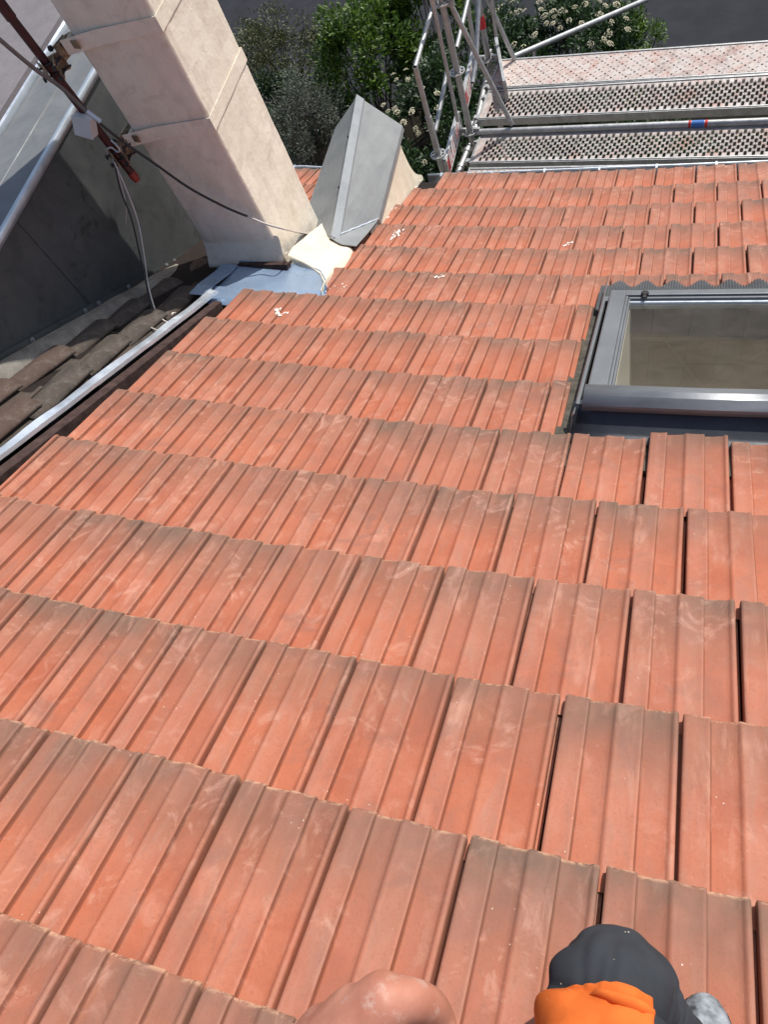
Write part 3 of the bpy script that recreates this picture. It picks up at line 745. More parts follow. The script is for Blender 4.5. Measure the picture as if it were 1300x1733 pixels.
# curb walls
m = MB(); m.grid([[lat(u, 4.93, -.022), lat(u, 5.02, -.018), lat(u, 5.06, -.008), lat(u, 5.18, .066), lat(u, 5.24, .068)] for u in (4.44, 5, 6, 7, 8.08)]); m.build('top_flashing', M['flash_dark'], sk, solid=.003, autosm=30)
m = MB(); m.grid([[lat(4.44, v, -.018), lat(4.45, v, .010), lat(4.455, v, .048), lat(4.48, v, .060)] for v in (5.04, 5.8, 6.8, 7.8, 8.28)]); m.build('side_flashing', M['sash'], sk, solid=.003)
rbox(4.475, SU0+.03, 5.18, 7.75, -.03, .072, 'curb', M['sash'])
rbox(SU1-.03, SU1+.03, 5.18, 7.75, -.03, .072, 'curb', M['sash'])
rbox(4.475, SU1+.03, 7.62, 7.75, -.03, .072, 'curb', M['sash'])
rbox(4.475, SU1+.03, 5.18, 5.26, -.03, .072, 'curb', M['sash'])
# sash members with a stepped profile
rbox(4.60, 4.87, 5.22, 7.70, .062, .108, 'frame_cover', M['sash'], .006)
rbox(7.66, 7.93, 5.22, 7.70, .062, .108, 'frame_cover', M['sash'], .006)
rbox(4.87, 4.915, 5.28, 7.58, .062, .100, 'sash_rail', M['sash'], .003)
rbox(4.918, 4.955, 5.30, 7.55, .062, .094, 'glazing_bead', M['sash'], .002)
rbox(7.58, 7.66, 5.36, 7.58, .062, .100, 'sash_rail', M['sash'], .003)
m = MB(); P = [[lat(u, 5.12, .060), lat(u, 5.125, .078), lat(u, 5.18, .104), lat(u, 5.24, .114), lat(u, 5.34, .112), lat(u, 5.345, .100), lat(u, 5.40, .094)] for u in (4.575, 6.2, 7.95)]
m.grid(P); m.build('sash_hood', M['sash'], sk, solid=.004, autosm=25)
rbox(4.60, 7.93, 7.60, 7.74, .062, .100, 'frame_cover', M['sash'], .004)
rbox(4.92, 7.60, 7.515, 7.555, .062, .098, 'sash_rail', M['sash'], .002)
rbox(4.92, 7.60, 7.44, 7.475, .062, .092, 'glazing_bead', M['galv'], .002)
m = MB(); m.grid([[lat(4.93, 5.36, .084), lat(4.93, 7.50, .084)], [lat(7.62, 5.36, .084), lat(7.62, 7.50, .084)]]); m.build('pane', M['glass'], sk)
for uu in (5.18, 7.35):
    m = MB(); m.box(lat(uu, 7.56, .108), .022, .035, .022, AX, AY, AN); m.box(lat(uu, 7.50, .112), .014, .05, .008, AX, AY, AN); m.box(lat(uu, 7.62, .104), .030, .02, .012, AX, AY, AN)
    m.build('sash_clip', M['bolt'], sk, bevel=.003)
# shaft and the room floor below
def q4(a, b, c, d, name, mat):
    m = MB(); m.add([a, b, c, d], [(0,1,2,3)]); return m.build(name, mat, sk, solid=.01)
U0, U1, V0, V1 = 4.945, 7.60, 5.34, 7.58
q4(lat(U0,V0,.06), lat(U0,V1,.06), lat(U0+.16,V1,-.34), lat(U0+.16,V0,-.34), 'reveal', M['reveal'])
q4(lat(U1,V0,.06), lat(U1,V1,.06), lat(U1,V1,-.34), lat(U1,V0,-.34), 'reveal', M['reveal'])
q4(lat(U0,V0,.06), lat(U1,V0,.06), lat(U1,V0,-.34), lat(U0,V0,-.34), 'reveal', M['reveal'])
k = 0; ua = U0  # far lining split into toned boards that imitate reflections in the pane
while ua < U1:
    ub = min(U1, ua + (.42, .61, .50, .38)[k % 4]); zt = (.06, -.085, -.20, -.34)
    for j in range(3):
        off = .012 * ((k + j) % 3)
        q4(lat(ua + .006, V1 - off, zt[j]), lat(ub - .006, V1 - off, zt[j]), lat(ub - .006, V1 - off, zt[j+1] + .004), lat(ua + .006, V1 - off, zt[j+1] + .004), 'reflection_board', M[('board_a', 'board_b', 'board_c')[(k * 2 + j) % 3]])
    ua = ub; k += 1
for (ua, ha, ub, hb) in ((5.55, -.06, 6.35, -.30), (6.35, -.30, 7.2, -.12), (4.98, -.075, 7.5, -.075)):  # thin bars added to imitate reflected lines in the pane
    p0, p1 = lat(ua, V1 - .10, ha), lat(ub, V1 - .10, hb); dd = (p1 - p0).normalized(); m = MB(); m.box((p0+p1)/2, (p1-p0).length, .012, .012, dd, AY, dd.cross(AY)); m.build('reflection_bar', M['beam'], sk)
rbox(U0 - 3, U1 + 2, V0 - 2, V1 + 5.5, -1.32, -1.30, 'room_floor', M['room'], 0)
for (a, b, c, d) in ((U0-3, U0-2.95, V0-2, V1+5.5), (U1+1.95, U1+2, V0-2, V1+5.5), (U0-3, U1+2, V0-2, V0-1.95), (U0-3, U1+2, V1+5.45, V1+5.5)):
    rbox(a, b, c, d, -1.3, -.31, 'room_wall', M['room'], 0)
for (ua, va, ha, ub, vb, hb, wd) in ((4.0, 9.0, -.62, 9.0, 9.0, -.62, .05), (4.0, 10.6, -.85, 9.0, 10.5, -.85, .09), (5.6, 8.1, -.55, 7.3, 10.6, -.75, .035), (8.4, 8.6, -.55, 7.2, 10.7, -.75, .035), (5.0, 8.0, -.60, 5.0, 12, -.9, .07), (6.3, 11.2, -1.0, 6.3, 12.6, -1.0, .30)):  # battens added inside to imitate the scaffold reflected in the pane
    p0, p1 = lat(ua, va, ha), lat(ub, vb, hb); dd = (p1 - p0).normalized(); m = MB(); m.box((p0 + p1) / 2, wd, (p1 - p0).length, .04, AN.cross(dd) * -1, dd, AN); m.build('reflection_beam', M['beam'], sk)
# pleated apron down-slope, its edge dressed over the tiles
m = MB(); P = []; n = 340
for i in range(n + 1):
    u = 4.34 + (8.34 - 4.34) * i / n; ph = i * math.pi / 2.0
    pl = .0042 * math.sin(ph); bow = (math.sin((u - 4.34 - .12) / .485 * 2 * math.pi - 1.2) * .5 + .5) if u > 4.5 else .2
    vend = 8.50 + .17 * bow; row = []
    for t in (0, .12, .4, .7, .92, 1.0):
        v = 7.86 + (vend - 7.86) * t
        h = -.006 + .020 * min(1, t * 4) * (1) + pl * (1 if t > .02 else .3) + .005 * bow * t - (.006 if t == 1 else 0)
        row.append(lat(u, v, h))
    P.append(row)
m.grid(P); m.build('pleated_apron', M['lead_apron'], sk, autosm=60)
m = MB(); m.grid([[lat(u, 7.70, .058), lat(u, 7.76, .050), lat(u, 7.80, .012), lat(u, 7.88, .006)] for u in (4.50, 6, 8.0)]); m.build('bottom_flashing', M['sash'], sk, solid=.003)

# ================================================================== MAST, CABLES, JUNCTION BOX
MXY = lambda z: Vector((-1.181 - .093 * (z + .68) / .80 * 1.0, 2.98, z))
MAST = [Vector((-1.172, 2.98, -.735)), Vector((-1.246, 2.98, .08)), Vector((-1.30, 2.98, .95))]
mast = empty('antenna_mast', MAST[0], 'dark red painted steel mast clamped to the left side of the chimney', 'mast')
m = MB(); m.tube([MAST[0], MAST[1], MAST[2]], .0195, 14, hollow=True); m.build('pole', M['redpole'], mast, smooth=False, autosm=50)
m = MB(); m.tube([MAST[0].lerp(MAST[1], -.002), MAST[0].lerp(MAST[1], .035)], .0212, 14, hollow=True); m.build('pole_end', mat_plain('bright_red_oxide', (.30, .045, .03), .5), mast, autosm=50)
p_ = MAST[1] + (MAST[2] - MAST[1]) * -.03
m = MB(); m.tube([p_, p_ + (MAST[2] - MAST[1]).normalized() * .10], .0235, 14); m.build('sleeve', M['redpole'], mast, autosm=50)
for zc, t in ((-.60, .13), (-.16, .64)):
    c = MAST[0].lerp(MAST[1], (zc + .735) / .815); m = MB()
    # V-shaped jaws with toothed edges
    for s in (-1, 1):
        for dz in (-.018, .018):
            pass
    for sx, zz in ((-1, .022), (1, -.022)):
        a = c + Vector((0, 0, zz))
        m.box(a + Vector((.030, .018, 0)), .085, .005, .036, (.86, .5, 0), (-.5, .86, 0)); m.box(a + Vector((-.010, -.030, 0)), .075, .005, .036, (.80, -.6, 0), (.6, .80, 0))
        m.box(a + Vector((.055, -.012, 0)), .075, .005, .036, (.5, -.86, 0), (.86, .5, 0))
    m.build('clamp', M['rust'], mast, bevel=.001)
    m = MB()
    for zz in (-.022, .022):
        m.tube([c + Vector((-.02, -.045, zz)), c + Vector((.085, .03, zz))], .005, 8); m.tube([c + Vector((.07, -.060, zz)), c + Vector((.062, .02, zz))], .005, 8)
        m.tube([c + Vector((.070, -.062, zz)), c + Vector((.071, -.050, zz))], .011, 6); m.tube([c + Vector((-.026, -.05, zz)), c + Vector((-.018, -.044, zz))], .011, 6)
    m.build('clamp_bolt', M['bolt'], mast)
    m = MB(); m.tube([c + Vector((.04, .02, 0)), Vector((CXL - .03, CYF - .01, c.z + .03))], .012, 8); m.box((CXL - .052, CYF - .005, c.z + .03), .012, .11, .06, (1, -.15, 0), (.15, 1, 0))
    m.build('bracket_arm', M['rust'], mast, bevel=.001)
# junction box
bc = MAST[0].lerp(MAST[1], .40) + Vector((.0, -.045, 0))
bx = empty('junction_box', bc, 'pale grey plastic junction box hanging from the red mast', 'junction box')
ax = (Vector((.92, -.1, -.34)).normalized()); az = Vector((.28, .25, .92)).normalized(); ay = az.cross(ax).normalized(); az = ax.cross(ay)
m = MB(); m.box(bc, .088, .046, .084, ax, ay, az); m.build('box_body', M['boxwhite'], bx, bevel=.003)
m = MB(); m.box(bc - ay * .027, .092, .010, .088, ax, ay, az); m.build('box_lid', M['boxwhite'], bx, bevel=.003)
m = MB()
for s in (-.018, .018): m.tube([bc + ax * s - az * .036, bc + ax * s - az * .052], .007, 8)
m.build('cable_gland', M['boxwhite'], bx)
# thick cable from the left, past the mast, to the chimney foot
def cable(name, pts, r, mat, label, n=8, sm=10, group=None):
    m = MB(); m.tube(smooth_path(pts, sm), r, n); o = m.build(name, mat, None, smooth=True); return tag(o, label, 'cable', group)
def oy(x, y, Y): return onpl(x, y, (0, Y, 0), (0, 1, 0))
def ox(x, y, X): return onpl(x, y, (X, 0, 0), (1, 0, 0))
pc = [oy(-60, 15, 2.55), oy(0, 68, 2.62), oy(60, 118, 2.72), oy(105, 150, 2.82), oy(150, 193, 2.90), oy(200, 234, 2.93), oy(260, 276, 2.96), oy(320, 318, 2.98), oy(380, 350, 3.00), oy(428, 370, 3.02), oy(470, 382, 3.03), onpl(500, 390, (0, 3.05, 0), (0,1,0)) + Vector((.02,0,0))]
cable('thick_cable', [p for p in pc[:5]], .0085, M['greycable'], 'thick grey sheathed cable slanting in from the upper left to the mast')
cable('black_cable', [p for p in pc[4:9]] + [oy(418, 366, 3.02)], .0062, M['blackcable'], 'black cable sagging from the mast across the chimney front')
lit = [oy(418, 366, 3.02), oy(450, 379, 3.03), oy(482, 388, 3.035)] + [ox(508, 394, -.645), ox(535, 398, -.643), onpl(556, 398, (-.615, 0, 0), (1, 0, 0))]  # lit stretch of the same cable, its sunlight painted as a pale colour
cable('white_cable', lit, .005, M['whitecable'], 'lit stretch of the cable, painted pale, wrapping the chimney corner and ending at the dormer')
m = MB(); p0, p1 = oy(146, 188, 2.89), oy(170, 206, 2.89); m.tube([p0, p1], .011, 10); o = m.build('cable_joint', M['galv']); tag(o, 'short grey taped joint on the cable above the junction box', 'cable joint')
# loops by the box
zb = bc - az * .05
cable('cable_loop', [oy(188, 238, 2.93), oy(197, 246, 2.90), oy(202, 254, 2.90), oy(198, 257, 2.92), oy(188, 250, 2.94), oy(180, 254, 2.95), oy(186, 264, 2.95)], .0045, M['whitecable'], 'short pale cable loop coming out under the junction box', 6)
def ro(x, y, h=-.02):
    P = onpl(x, y, AN * h, AN); return P
cable('black_cable', [oy(192, 268, 2.93), oy(203, 320, 2.86), oy(222, 370, 2.80), oy(236, 430, 2.70), oy(248, 485, 2.58), oy(256, 520, 2.50), ro(264, 552, .0)], .0042, M['blackcable'], 'thin black cable dropping from the mast to the old tiles', 6)
cable('white_cable', [oy(190, 268, 2.93), oy(212, 318, 2.86), oy(232, 372, 2.80), oy(243, 430, 2.70), oy(250, 480, 2.60), ro(262, 524, .05), ro(275, 541, .02), ro(289, 547, .0)], .0044, M['whitecable'], 'thin pale cable curving down from the mast to the metal strip', 6)
cable('white_cable', [oy(193, 275, 2.93), oy(205, 315, 2.90), oy(213, 350, 2.86), oy(212, 382, 2.83)], .0035, M['whitecable'], 'short pale cable stub hanging free in front of the zinc wall', 6)
cable('white_cable', [ro(224, 543, .02), ro(240, 548, .022), ro(256, 555, .018), ro(268, 560, .014)], .0042, M['whitecable'], 'short pale cable end lying on the old tiles', 6)
for i, (x, y, s, lab) in enumerate(((298, 503, .035, 'white scrap of plaster on the old tiles nearest the chimney'), (292, 532, .018, 'small curled pale scrap on the old tile beside the cable end'))):
    m = MB(); rr = random.Random(i); c = ro(x, y, .004); ps = [c + (AX * math.cos(a) * .8 + AY * math.sin(a) * 1.4) * s * rr.uniform(.5, 1.1) + AN * rr.uniform(0, .008) for a in [k * .785 for k in range(8)]]
    m.add(ps + [c + AN * .008], [(k, (k+1) % 8, 8) for k in range(8)]); tag(m.build('plaster_scrap', M['lime_white'], solid=.004), lab, 'debris')

# ================================================================== SCAFFOLD
DZ = -2.60
an = rad(-7.1); S1 = Vector((math.cos(an), math.sin(an), 0)); S2 = Vector((-S1.y, S1.x, 0)); UP = Vector((0, 0, 1))
def deck(y_near, y_far, x0, x1, label, style, z=DZ, ang=None):
    """steel plank: y_near/y_far at x = .26 (world), running along S1"""
    A = Vector((.26, y_near, z)); wdt = (y_far - y_near) * math.cos(an); e1, e2 = S1, S2
    if ang is not None: e1 = Vector((math.cos(ang), math.sin(ang), 0)); e2 = Vector((-e1.y, e1.x, 0))
    d = empty('scaffold_deck', A, label, 'scaffold deck', 'steel decks of the scaffold')
    def pt(a, b, h=0): return A + e1 * a + e2 * b + UP * h
    m = MB(); rim = .022 if style == 'slot' else .030
    if style == 'slot':
        nr = 4; cw = .0262; ch_ = (wdt - 2*rim) / (nr + .5)
    elif style == 'round': nr = 6; cw = .056; ch_ = (wdt - 2*rim) / nr
    else: nr = 4; cw = .045; ch_ = (wdt - 2*rim) / nr
    nc = int((x1 - x0 - .12) / cw)
    xs = x0 + .06
    # rims and end plates
    def qd(a0, a1, b0, b1, h=0): m.add([pt(a0,b0,h), pt(a1,b0,h), pt(a1,b1,h), pt(a0,b1,h)], [(0,1,2,3)])
    qd(x0, x1, 0, rim); qd(x0, x1, wdt - rim, wdt); qd(x0, xs, rim, wdt-rim); qd(xs + nc*cw, x1, rim, wdt-rim)
    def cell(a, b, w, h, rx, ry, m=m):
        N = 12; c = (a + w/2, b + h/2); V = []; 
        for k in range(N):
            t = 2*math.pi*k/N; cx, sy = math.cos(t), math.sin(t)
            ix = c[0] + rx * cx; iy = c[1] + (ry - rx) * (1 if sy > .01 else (-1 if sy < -.01 else 0)) * (1 if ry > rx else 0) + rx * sy
            q_ = max(abs(cx), abs(sy)); V.append(pt(ix, iy)); V.append(pt(c[0] + cx/q_ * w/2, c[1] + sy/q_ * h/2)); V.append(pt(ix, iy, -.006))
        Fs = []
        for k in range(N):
            k2 = (k+1) % N; Fs += [(3*k, 3*k2, 3*k2+1, 3*k+1), (3*k, 3*k2, 3*k2+2, 3*k+2)]
        m.add(V, Fs)
    for i in range(nc):
        for j in range(nr):
            a = xs + i*cw; b = rim + j*ch_
            if style == 'slot':
                off = (i % 2) * ch_ * .5; hs = ch_ * .20
                cell(a, b + off, cw, ch_ - hs, .0112, (ch_ - hs) * .46); cell(a, b + off + ch_ - hs, cw, hs, .0042, .0042)
                if j == 0: qd(a, a + cw, rim, rim + ch_*.5) if i % 2 else qd(a, a + cw, wdt - rim - ch_*.5, wdt - rim)
            elif style == 'round':
                if (i + j) % 2 == 0: cell(a, b, cw, ch_, .0088, .0088)
                else: m.add([pt(a,b), pt(a+cw,b), pt(a+cw,b+ch_), pt(a,b+ch_)], [(0,1,2,3)])
            else: cell(a, b, cw, ch_, .006, .006)
    o = m.build('perforated_plate', M['deckpink'] if style == 'round' else M['deck'], d, kind=None)
    m = MB()
    for b in (0, wdt):
        m.box(pt((x0+x1)/2, b, -.028), x1-x0, .006, .062, e1, e2)
        m.box(pt((x0+x1)/2, b + (.012 if b == 0 else -.012), .004), x1-x0, .010, .006, e1, e2)
    m.build('side_rail', M['scaf'], d, bevel=.001)
    m = MB(); m.box(pt(x0, wdt/2, -.02), .012, wdt, .055, e1, e2)
    for b in (wdt*.15, wdt*.85): m.box(pt(x0 - .02, b, -.012), .05, .035, .012, e1, e2); m.tube([pt(x0-.045, b-.022, -.03), pt(x0-.045, b+.022, -.03)], .014, 8)
    m.build('end_hook', M['scaf'], d)
    return d
X1 = 4.4
deck(4.795, 5.115, -.50, X1, 'nearest steel deck with rows of small holes, mostly hidden by the gutter', 'tiny', DZ - .01)
deck(5.155, 5.478, -.47, X1, 'slotted steel deck just beyond the gutter, before the horizontal tube', 'slot')
deck(5.665, 6.018, -.49, X1, 'slotted steel deck behind the horizontal tube', 'slot')
deck(6.040, 6.415, -.46, X1, 'brick-dusted steel deck with small round holes, farthest from the roof', 'round', DZ, rad(-7.7))

SP1 = Vector((-.254, 5.552, DZ)); SP0 = Vector((-.390, 5.086, DZ)); SP2 = Vector((-.245, 6.462, DZ))
sc = empty('scaffold', SP1, 'grey steel tube scaffold with ring discs standing at the eave', 'scaffold')
def rosette(c, name='ring_disc'):
    m = MB(); n = 8; R1, R2, r0 = .058, .030, .0245; z0, z1 = -.005, .005
    # ring with eight openings: outer annulus + inner annulus + spokes
    def ann(ra, rb):
        N = 24; V = []; Fs = []
        for z in (z0, z1):
            for k in range(N):
                a = 2*math.pi*k/N; V.append(c + Vector((math.cos(a)*ra, math.sin(a)*ra, z))); V.append(c + Vector((math.cos(a)*rb, math.sin(a)*rb, z)))
        for k in range(N):
            k2 = (k+1) % N; a, b, d, e = 2*k, 2*k+1, 2*k2+1, 2*k2
            Fs += [(a, b, d, e), (2*N+a, 2*N+e, 2*N+d, 2*N+b), (a, e, 2*N+e, 2*N+a), (b, 2*N+b, 2*N+d, d)]
        m.add(V, Fs)
    ann(.050, .060); ann(.023, .031)
    for k in range(8):
        a = 2*math.pi*k/8 + .2; d = Vector((math.cos(a), math.sin(a), 0)); m.box(c + d * .041, .022, .009, .0096, d, Vector((-d.y, d.x, 0)))
    return m.build(name, M['scaf'], sc)
def pole(pts, r=.0242, name='tube', mat=None, hollow=True):
    m = MB(); m.tube(pts, r, 16, hollow=hollow); return m.build(name, mat or M['scaf'], sc, autosm=50)
# standards
pole([SP1 + UP * -3.6, SP1 + UP * 2.4], name='standard'); pole([SP0 + UP * -3.6, SP0 + UP * .525], name='standard'); pole([SP2 + UP * -3.6, SP2 + UP * .30], name='standard'); pole([SP2 + UP * .38, SP2 + UP * 2.2], .0242, name='standard')
m = MB(); m.tube([SP2 + UP * .29, SP2 + UP * .39], .0262, 16); m.build('red_collar', M['redplastic'], sc, autosm=50)
pole([SP0 + UP * .50, SP0 + UP * .90], .0190, name='spigot')
for P0_, hs in ((SP1, (.53, 1.03, 1.53, .03)), (SP0, (.21,)), (SP2, (.03, 1.03))):
    for h in hs:
        rosette(P0_ + UP * h)
for P0_, h in ((SP1, .53), (SP1, 1.03), (SP1, .03), (SP2, .03)):
    m = MB()
    for d in (S1, S2, -S1): m.hexa([P0_ + UP*(h-.03) + d*.03 + S1*0 + Vector((-d.y, d.x, 0))*-.009, P0_ + UP*(h-.03) + d*.085 + Vector((-d.y, d.x, 0))*-.012, P0_ + UP*(h-.03) + d*.085 + Vector((-d.y, d.x, 0))*.012, P0_ + UP*(h-.03) + d*.03 + Vector((-d.y, d.x, 0))*.009],
                                    [P0_ + UP*(h+.03) + d*.03 + Vector((-d.y, d.x, 0))*-.009, P0_ + UP*(h+.03) + d*.085 + Vector((-d.y, d.x, 0))*-.012, P0_ + UP*(h+.03) + d*.085 + Vector((-d.y, d.x, 0))*.012, P0_ + UP*(h+.03) + d*.03 + Vector((-d.y, d.x, 0))*.009]) if h != .53 else None
    if m.v: m.build('wedge_head', M['scaf'], sc, bevel=.002)
# ledger tube between the decks, with a sticker
pole([SP1 + S1 * .06 + UP * .02, SP1 + S1 * 4.6 + UP * .02], name='ledger')
for a0, a1, mt in ((1.64, 1.658, 'redplastic'), (1.662, 1.745, 'blueplastic'), (1.749, 1.768, 'redplastic')):
    m = MB(); m.tube([SP1 + S1 * a0 + UP * .02, SP1 + S1 * a1 + UP * .02], .0250, 16); m.build('sticker', M[mt], sc, autosm=50)
# transoms under the left ends of the decks, with couplers
TR0 = SP1 + S2 * .045 + UP * -.045
pole([TR0 + S2 * .03 - S1 * 0, SP2 + UP * -.045 - S2 * .04], name='transom'); pole([SP1 - S2 * .06 + UP * -.045, SP1 - S2 * .95 + UP * -.045], name='transom')
for a, mt in ((.16, 'scaf'), (.22, 'redplastic'), (.30, 'scaf')):
    m = MB(); p = TR0 + S2 * (.03 + a); m.tube([p, p + S2 * .045], .031 if mt == 'scaf' else .0255, 14); m.build('coupler' if mt == 'scaf' else 'red_band', M[mt], sc, autosm=50)
for a in (.12, .30):
    m = MB(); p = SP1 - S2 * a + UP * -.045; m.tube([p, p - S2 * .03], .031, 14); m.build('coupler', M['scaf'], sc, autosm=50)
# guard-rail tubes
top0 = SP0 + UP * .90
def onS(x, y, P): return onpl(x, y, P, S2)
def alongS2(P, x, y):     # point on the vertical plane through P containing S2
    return onpl(x, y, P, S1)
pole([top0, alongS2(top0, 736, 2) + (alongS2(top0, 736, 2) - top0) * .25], .0165, 'guard_rail')
a = alongS2(SP0 + S1*.0, 739, 217); pole([alongS2(SP0, 737, 222), alongS2(SP0, 757, 122)], .0165, 'guard_rail')
pole([alongS2(SP1, 773, 81), alongS2(SP1, 794, -6)], .0165, 'guard_rail')
pole([alongS2(SP1, 775, 205), alongS2(SP1, 734, 10), alongS2(SP1, 731, -4)], .014, 'guard_post')
pole([alongS2(SP1 + S1 * .04, 811, -5), alongS2(SP1 + S1 * .04, 807, 92), alongS2(SP1 + S1 * .04, 800, 140)], .0175, 'guard_rail')
pole([alongS2(SP2, 791, 5), alongS2(SP2, 803, 78)], .0175, 'guard_post')
pole([onS(867, 211, SP1 + S2 * .03), onS(755, -8, SP1 + S2 * .03)], .0180, 'brace')
pole([onS(877, 113, SP2), onS(822, -8, SP2)], .0175, 'brace')
pole([onS(840, 60, SP2), onS(832, -4, SP2)], .0165, 'guard_post')
b0 = SP2 + UP * -.02 + S1 * .10
far0 = onpl(868, 97, (0, 6.62, 0), (0, 1, 0)); far1 = onpl(1096, -1, (0, 8.0, 0), (0, 1, 0))
pole([far0, far1], .0235, 'brace'); p = onpl(905, 82, (0, 6.85, 0), (0, 1, 0)); pole([p, onpl(900, 100, (0, 6.80, 0), (0,1,0)) + UP * -.2], .018, 'brace')
# toe boards across the left end
def toe(pa, pb, h, label, letters=False):
    pa = Vector(pa); pb = Vector(pb); d = (pb - pa).normalized(); nrm = Vector((-d.y, d.x, 0)).normalized(); l = (pb-pa).length
    o = empty('toe_board', pa, label, 'toe board', 'white toe boards at the end of the scaffold')
    m = MB(); m.box((pa+pb)/2 + UP * h/2, l, .018, h, d, nrm); m.build('board', M['whitepaint'], o, bevel=.002)
    m = MB(); m.box((pa+pb)/2 + UP * (h + .004), l, .026, .012, d, nrm); m.box(pa + UP * h/2, .014, .030, h, d, nrm); m.box(pb + UP * h/2, .014, .030, h, d, nrm); m.build('metal_edge', M['scaf'], o, bevel=.002)
    side = nrm if nrm.dot(CAM - pa) > 0 else -nrm
    # printed red strokes, worn
    m = MB(); rr = random.Random(len(label)); t = .06
    def stroke(a0, b0_, a1, b1, w=.010):
        p0 = pa + d * a0 + UP * b0_ + side * .0105; p1 = pa + d * a1 + UP * b1 + side * .0105; dd = (p1-p0).normalized(); nn = dd.cross(side).normalized() * w/2
        m.add([p0 - nn, p1 - nn, p1 + nn, p0 + nn], [(0,1,2,3)])
    while t < l - .10:
        k = rr.randrange(4); hh = h * .62; z0 = h * .2
        stroke(t, z0, t + .012, z0 + hh)
        if k in (0, 2): stroke(t + .012, z0 + hh, t + .04, z0 + hh * .9)
        if k in (1, 2): stroke(t, z0, t + .035, z0 + .004)
        if k == 3: stroke(t + .004, z0 + hh * .5, t + .036, z0 + hh * .55); stroke(t + .03, z0, t + .042, z0 + hh)
        if k == 0: stroke(t + .03, z0, t + .042, z0 + hh)
        t += .058
    stroke(l*.04, h*.5, l*.16, h*.5, h*.7)
    m.build('red_print', M['redplastic'], o)
    return o
t1a = onz(757, 291, DZ + .01); t1b = onz(779, 205, DZ + .01)
toe(onz(760, 300, DZ), onz(781, 218, DZ), .15, 'printed toe board nearest the roof gutter, left of the decks')
toe(onz(789, 190, DZ), onz(808, 108, DZ), .15, 'printed toe board beside the inner scaffold post')
toe(onz(859, 170, DZ), onz(845, 96, DZ), .16, 'white toe board with red lettering standing on the slotted and dusty decks')

# ================================================================== VEGETATION
def leaf_mesh(seed, n, centre, rad3, ll, lw, shell=.55, droop=.2, clump=26, spiky=0.0, upb=.55):
    rr = random.Random(seed); V = []; Fs = []
    cl = []
    for k in range(clump):
        while True:
            d = Vector((rr.gauss(0,1), rr.gauss(0,1), rr.gauss(0,1))).normalized()
            if d.z > -.35: break
        r = rr.uniform(.62, 1.0); cl.append((Vector((d.x*rad3[0], d.y*rad3[1], d.z*rad3[2])) * r, rr.uniform(.16, .34), d))
    C0 = Vector(centre)
    for k in range(n):
        cc, cr, cd = rr.choice(cl)
        q_ = Vector((rr.gauss(0,1), rr.gauss(0,1), rr.gauss(0,1))).normalized() * (rr.random() ** .45)
        p = C0 + cc + Vector((q_.x*rad3[0], q_.y*rad3[1], q_.z*rad3[2])) * cr
        out = (q_ * .8 + cd * .4 + Vector((0,0,upb))).normalized()
        dr = (out + Vector((rr.gauss(0,.5), rr.gauss(0,.5), rr.gauss(0,.4) - droop))).normalized()
        if rr.random() < spiky: p += cd * rr.uniform(.05, .22)
        side = dr.cross(Vector((rr.gauss(0,.5), rr.gauss(0,.5), 1))).normalized(); nrm = side.cross(dr)
        l = ll * rr.uniform(.6, 1.25); w = lw * rr.uniform(.7, 1.2)
        b = len(V); bend = nrm * (l * rr.uniform(-.10, .22))
        V += [p, p + dr*l*.35 + side*w*.5 + nrm*w*.18, p + dr*l*.42 , p + dr*l*.35 - side*w*.5 + nrm*w*.18, p + dr*l*.78 + side*w*.30 - bend*.4, p + dr*l*.78 - side*w*.30 - bend*.4, p + dr*l - bend]
        Fs += [(b, b+1, b+2), (b, b+2, b+3), (b+1, b+4, b+6, b+2), (b+2, b+6, b+5, b+3)]
    return V, Fs, cl
def bush(name, label, centre, rad3, mat, n, ll, lw, seed, cat='bush', **kw):
    c = Vector(centre); root = empty(name, (c.x, c.y, -6.15), label, cat, None)
    V, Fs, cl = leaf_mesh(seed, n, c, rad3, ll, lw, **kw)
    m = MB(); m.add(V, Fs); me_off = Vector(root.location)
    me = bpy.data.meshes.new('foliage'); me.from_pydata([(x-me_off.x, y-me_off.y, z-me_off.z) for x, y, z in V], [], Fs); me.materials.append(mat)
    o = bpy.data.objects.new('foliage', me); col.objects.link(o); o.parent = root; o['kind'] = 'stuff'
    m = MB(); rr = random.Random(seed + 5)
    for d, r, dd in cl:
        s = Vector((c.x + rr.uniform(-.15,.15), c.y + rr.uniform(-.1,.1), -6.15)); e = c + d * 1.05
        m.tube(smooth_path([s, s.lerp(e, .45) + Vector((rr.uniform(-.1,.1), rr.uniform(-.1,.1), .15)), e], 4), [.012]*4 + [.008]*4 + [.003], 5)
    m.build('branches', M['branch'], root)
    return root, c, rad3, cl
GZ = -6.2
bright = bush('leafy_shrub', 'bright green broad-leaved shrub in the middle of the hedge', (-2.95, 10.25, -4.85), (.80, .85, .85), M['leaf_bright'], 8500, .092, .032, 3, upb=.7, clump=34)
bush('leafy_shrub', 'bright green shrub top nearest the street, left of the scaffold post', (-2.15, 11.0, -4.75), (.75, .6, .75), M['leaf_bright'], 6500, .085, .034, 13, upb=.8, clump=26)
bush('hedge_shrub', 'olive brown hedge shrub behind the chimney', (-4.75, 11.1, -5.05), (1.15, .65, .75), M['leaf_brown'], 8500, .050, .020, 4, clump=40, spiky=.1)
bush('olive_shrub', 'grey green fine-twigged shrub between the chimney and the dormer', (-3.55, 8.95, -4.85), (.62, .75, .72), M['leaf_grey'], 9500, .055, .011, 5, clump=36, spiky=.25, upb=.3)
bush('olive_shrub', 'lower dark green shrub showing beside the chimney edge', (-4.30, 9.9, -5.2), (.7, .8, .7), M['leaf_dark'], 6500, .06, .022, 6, clump=28)
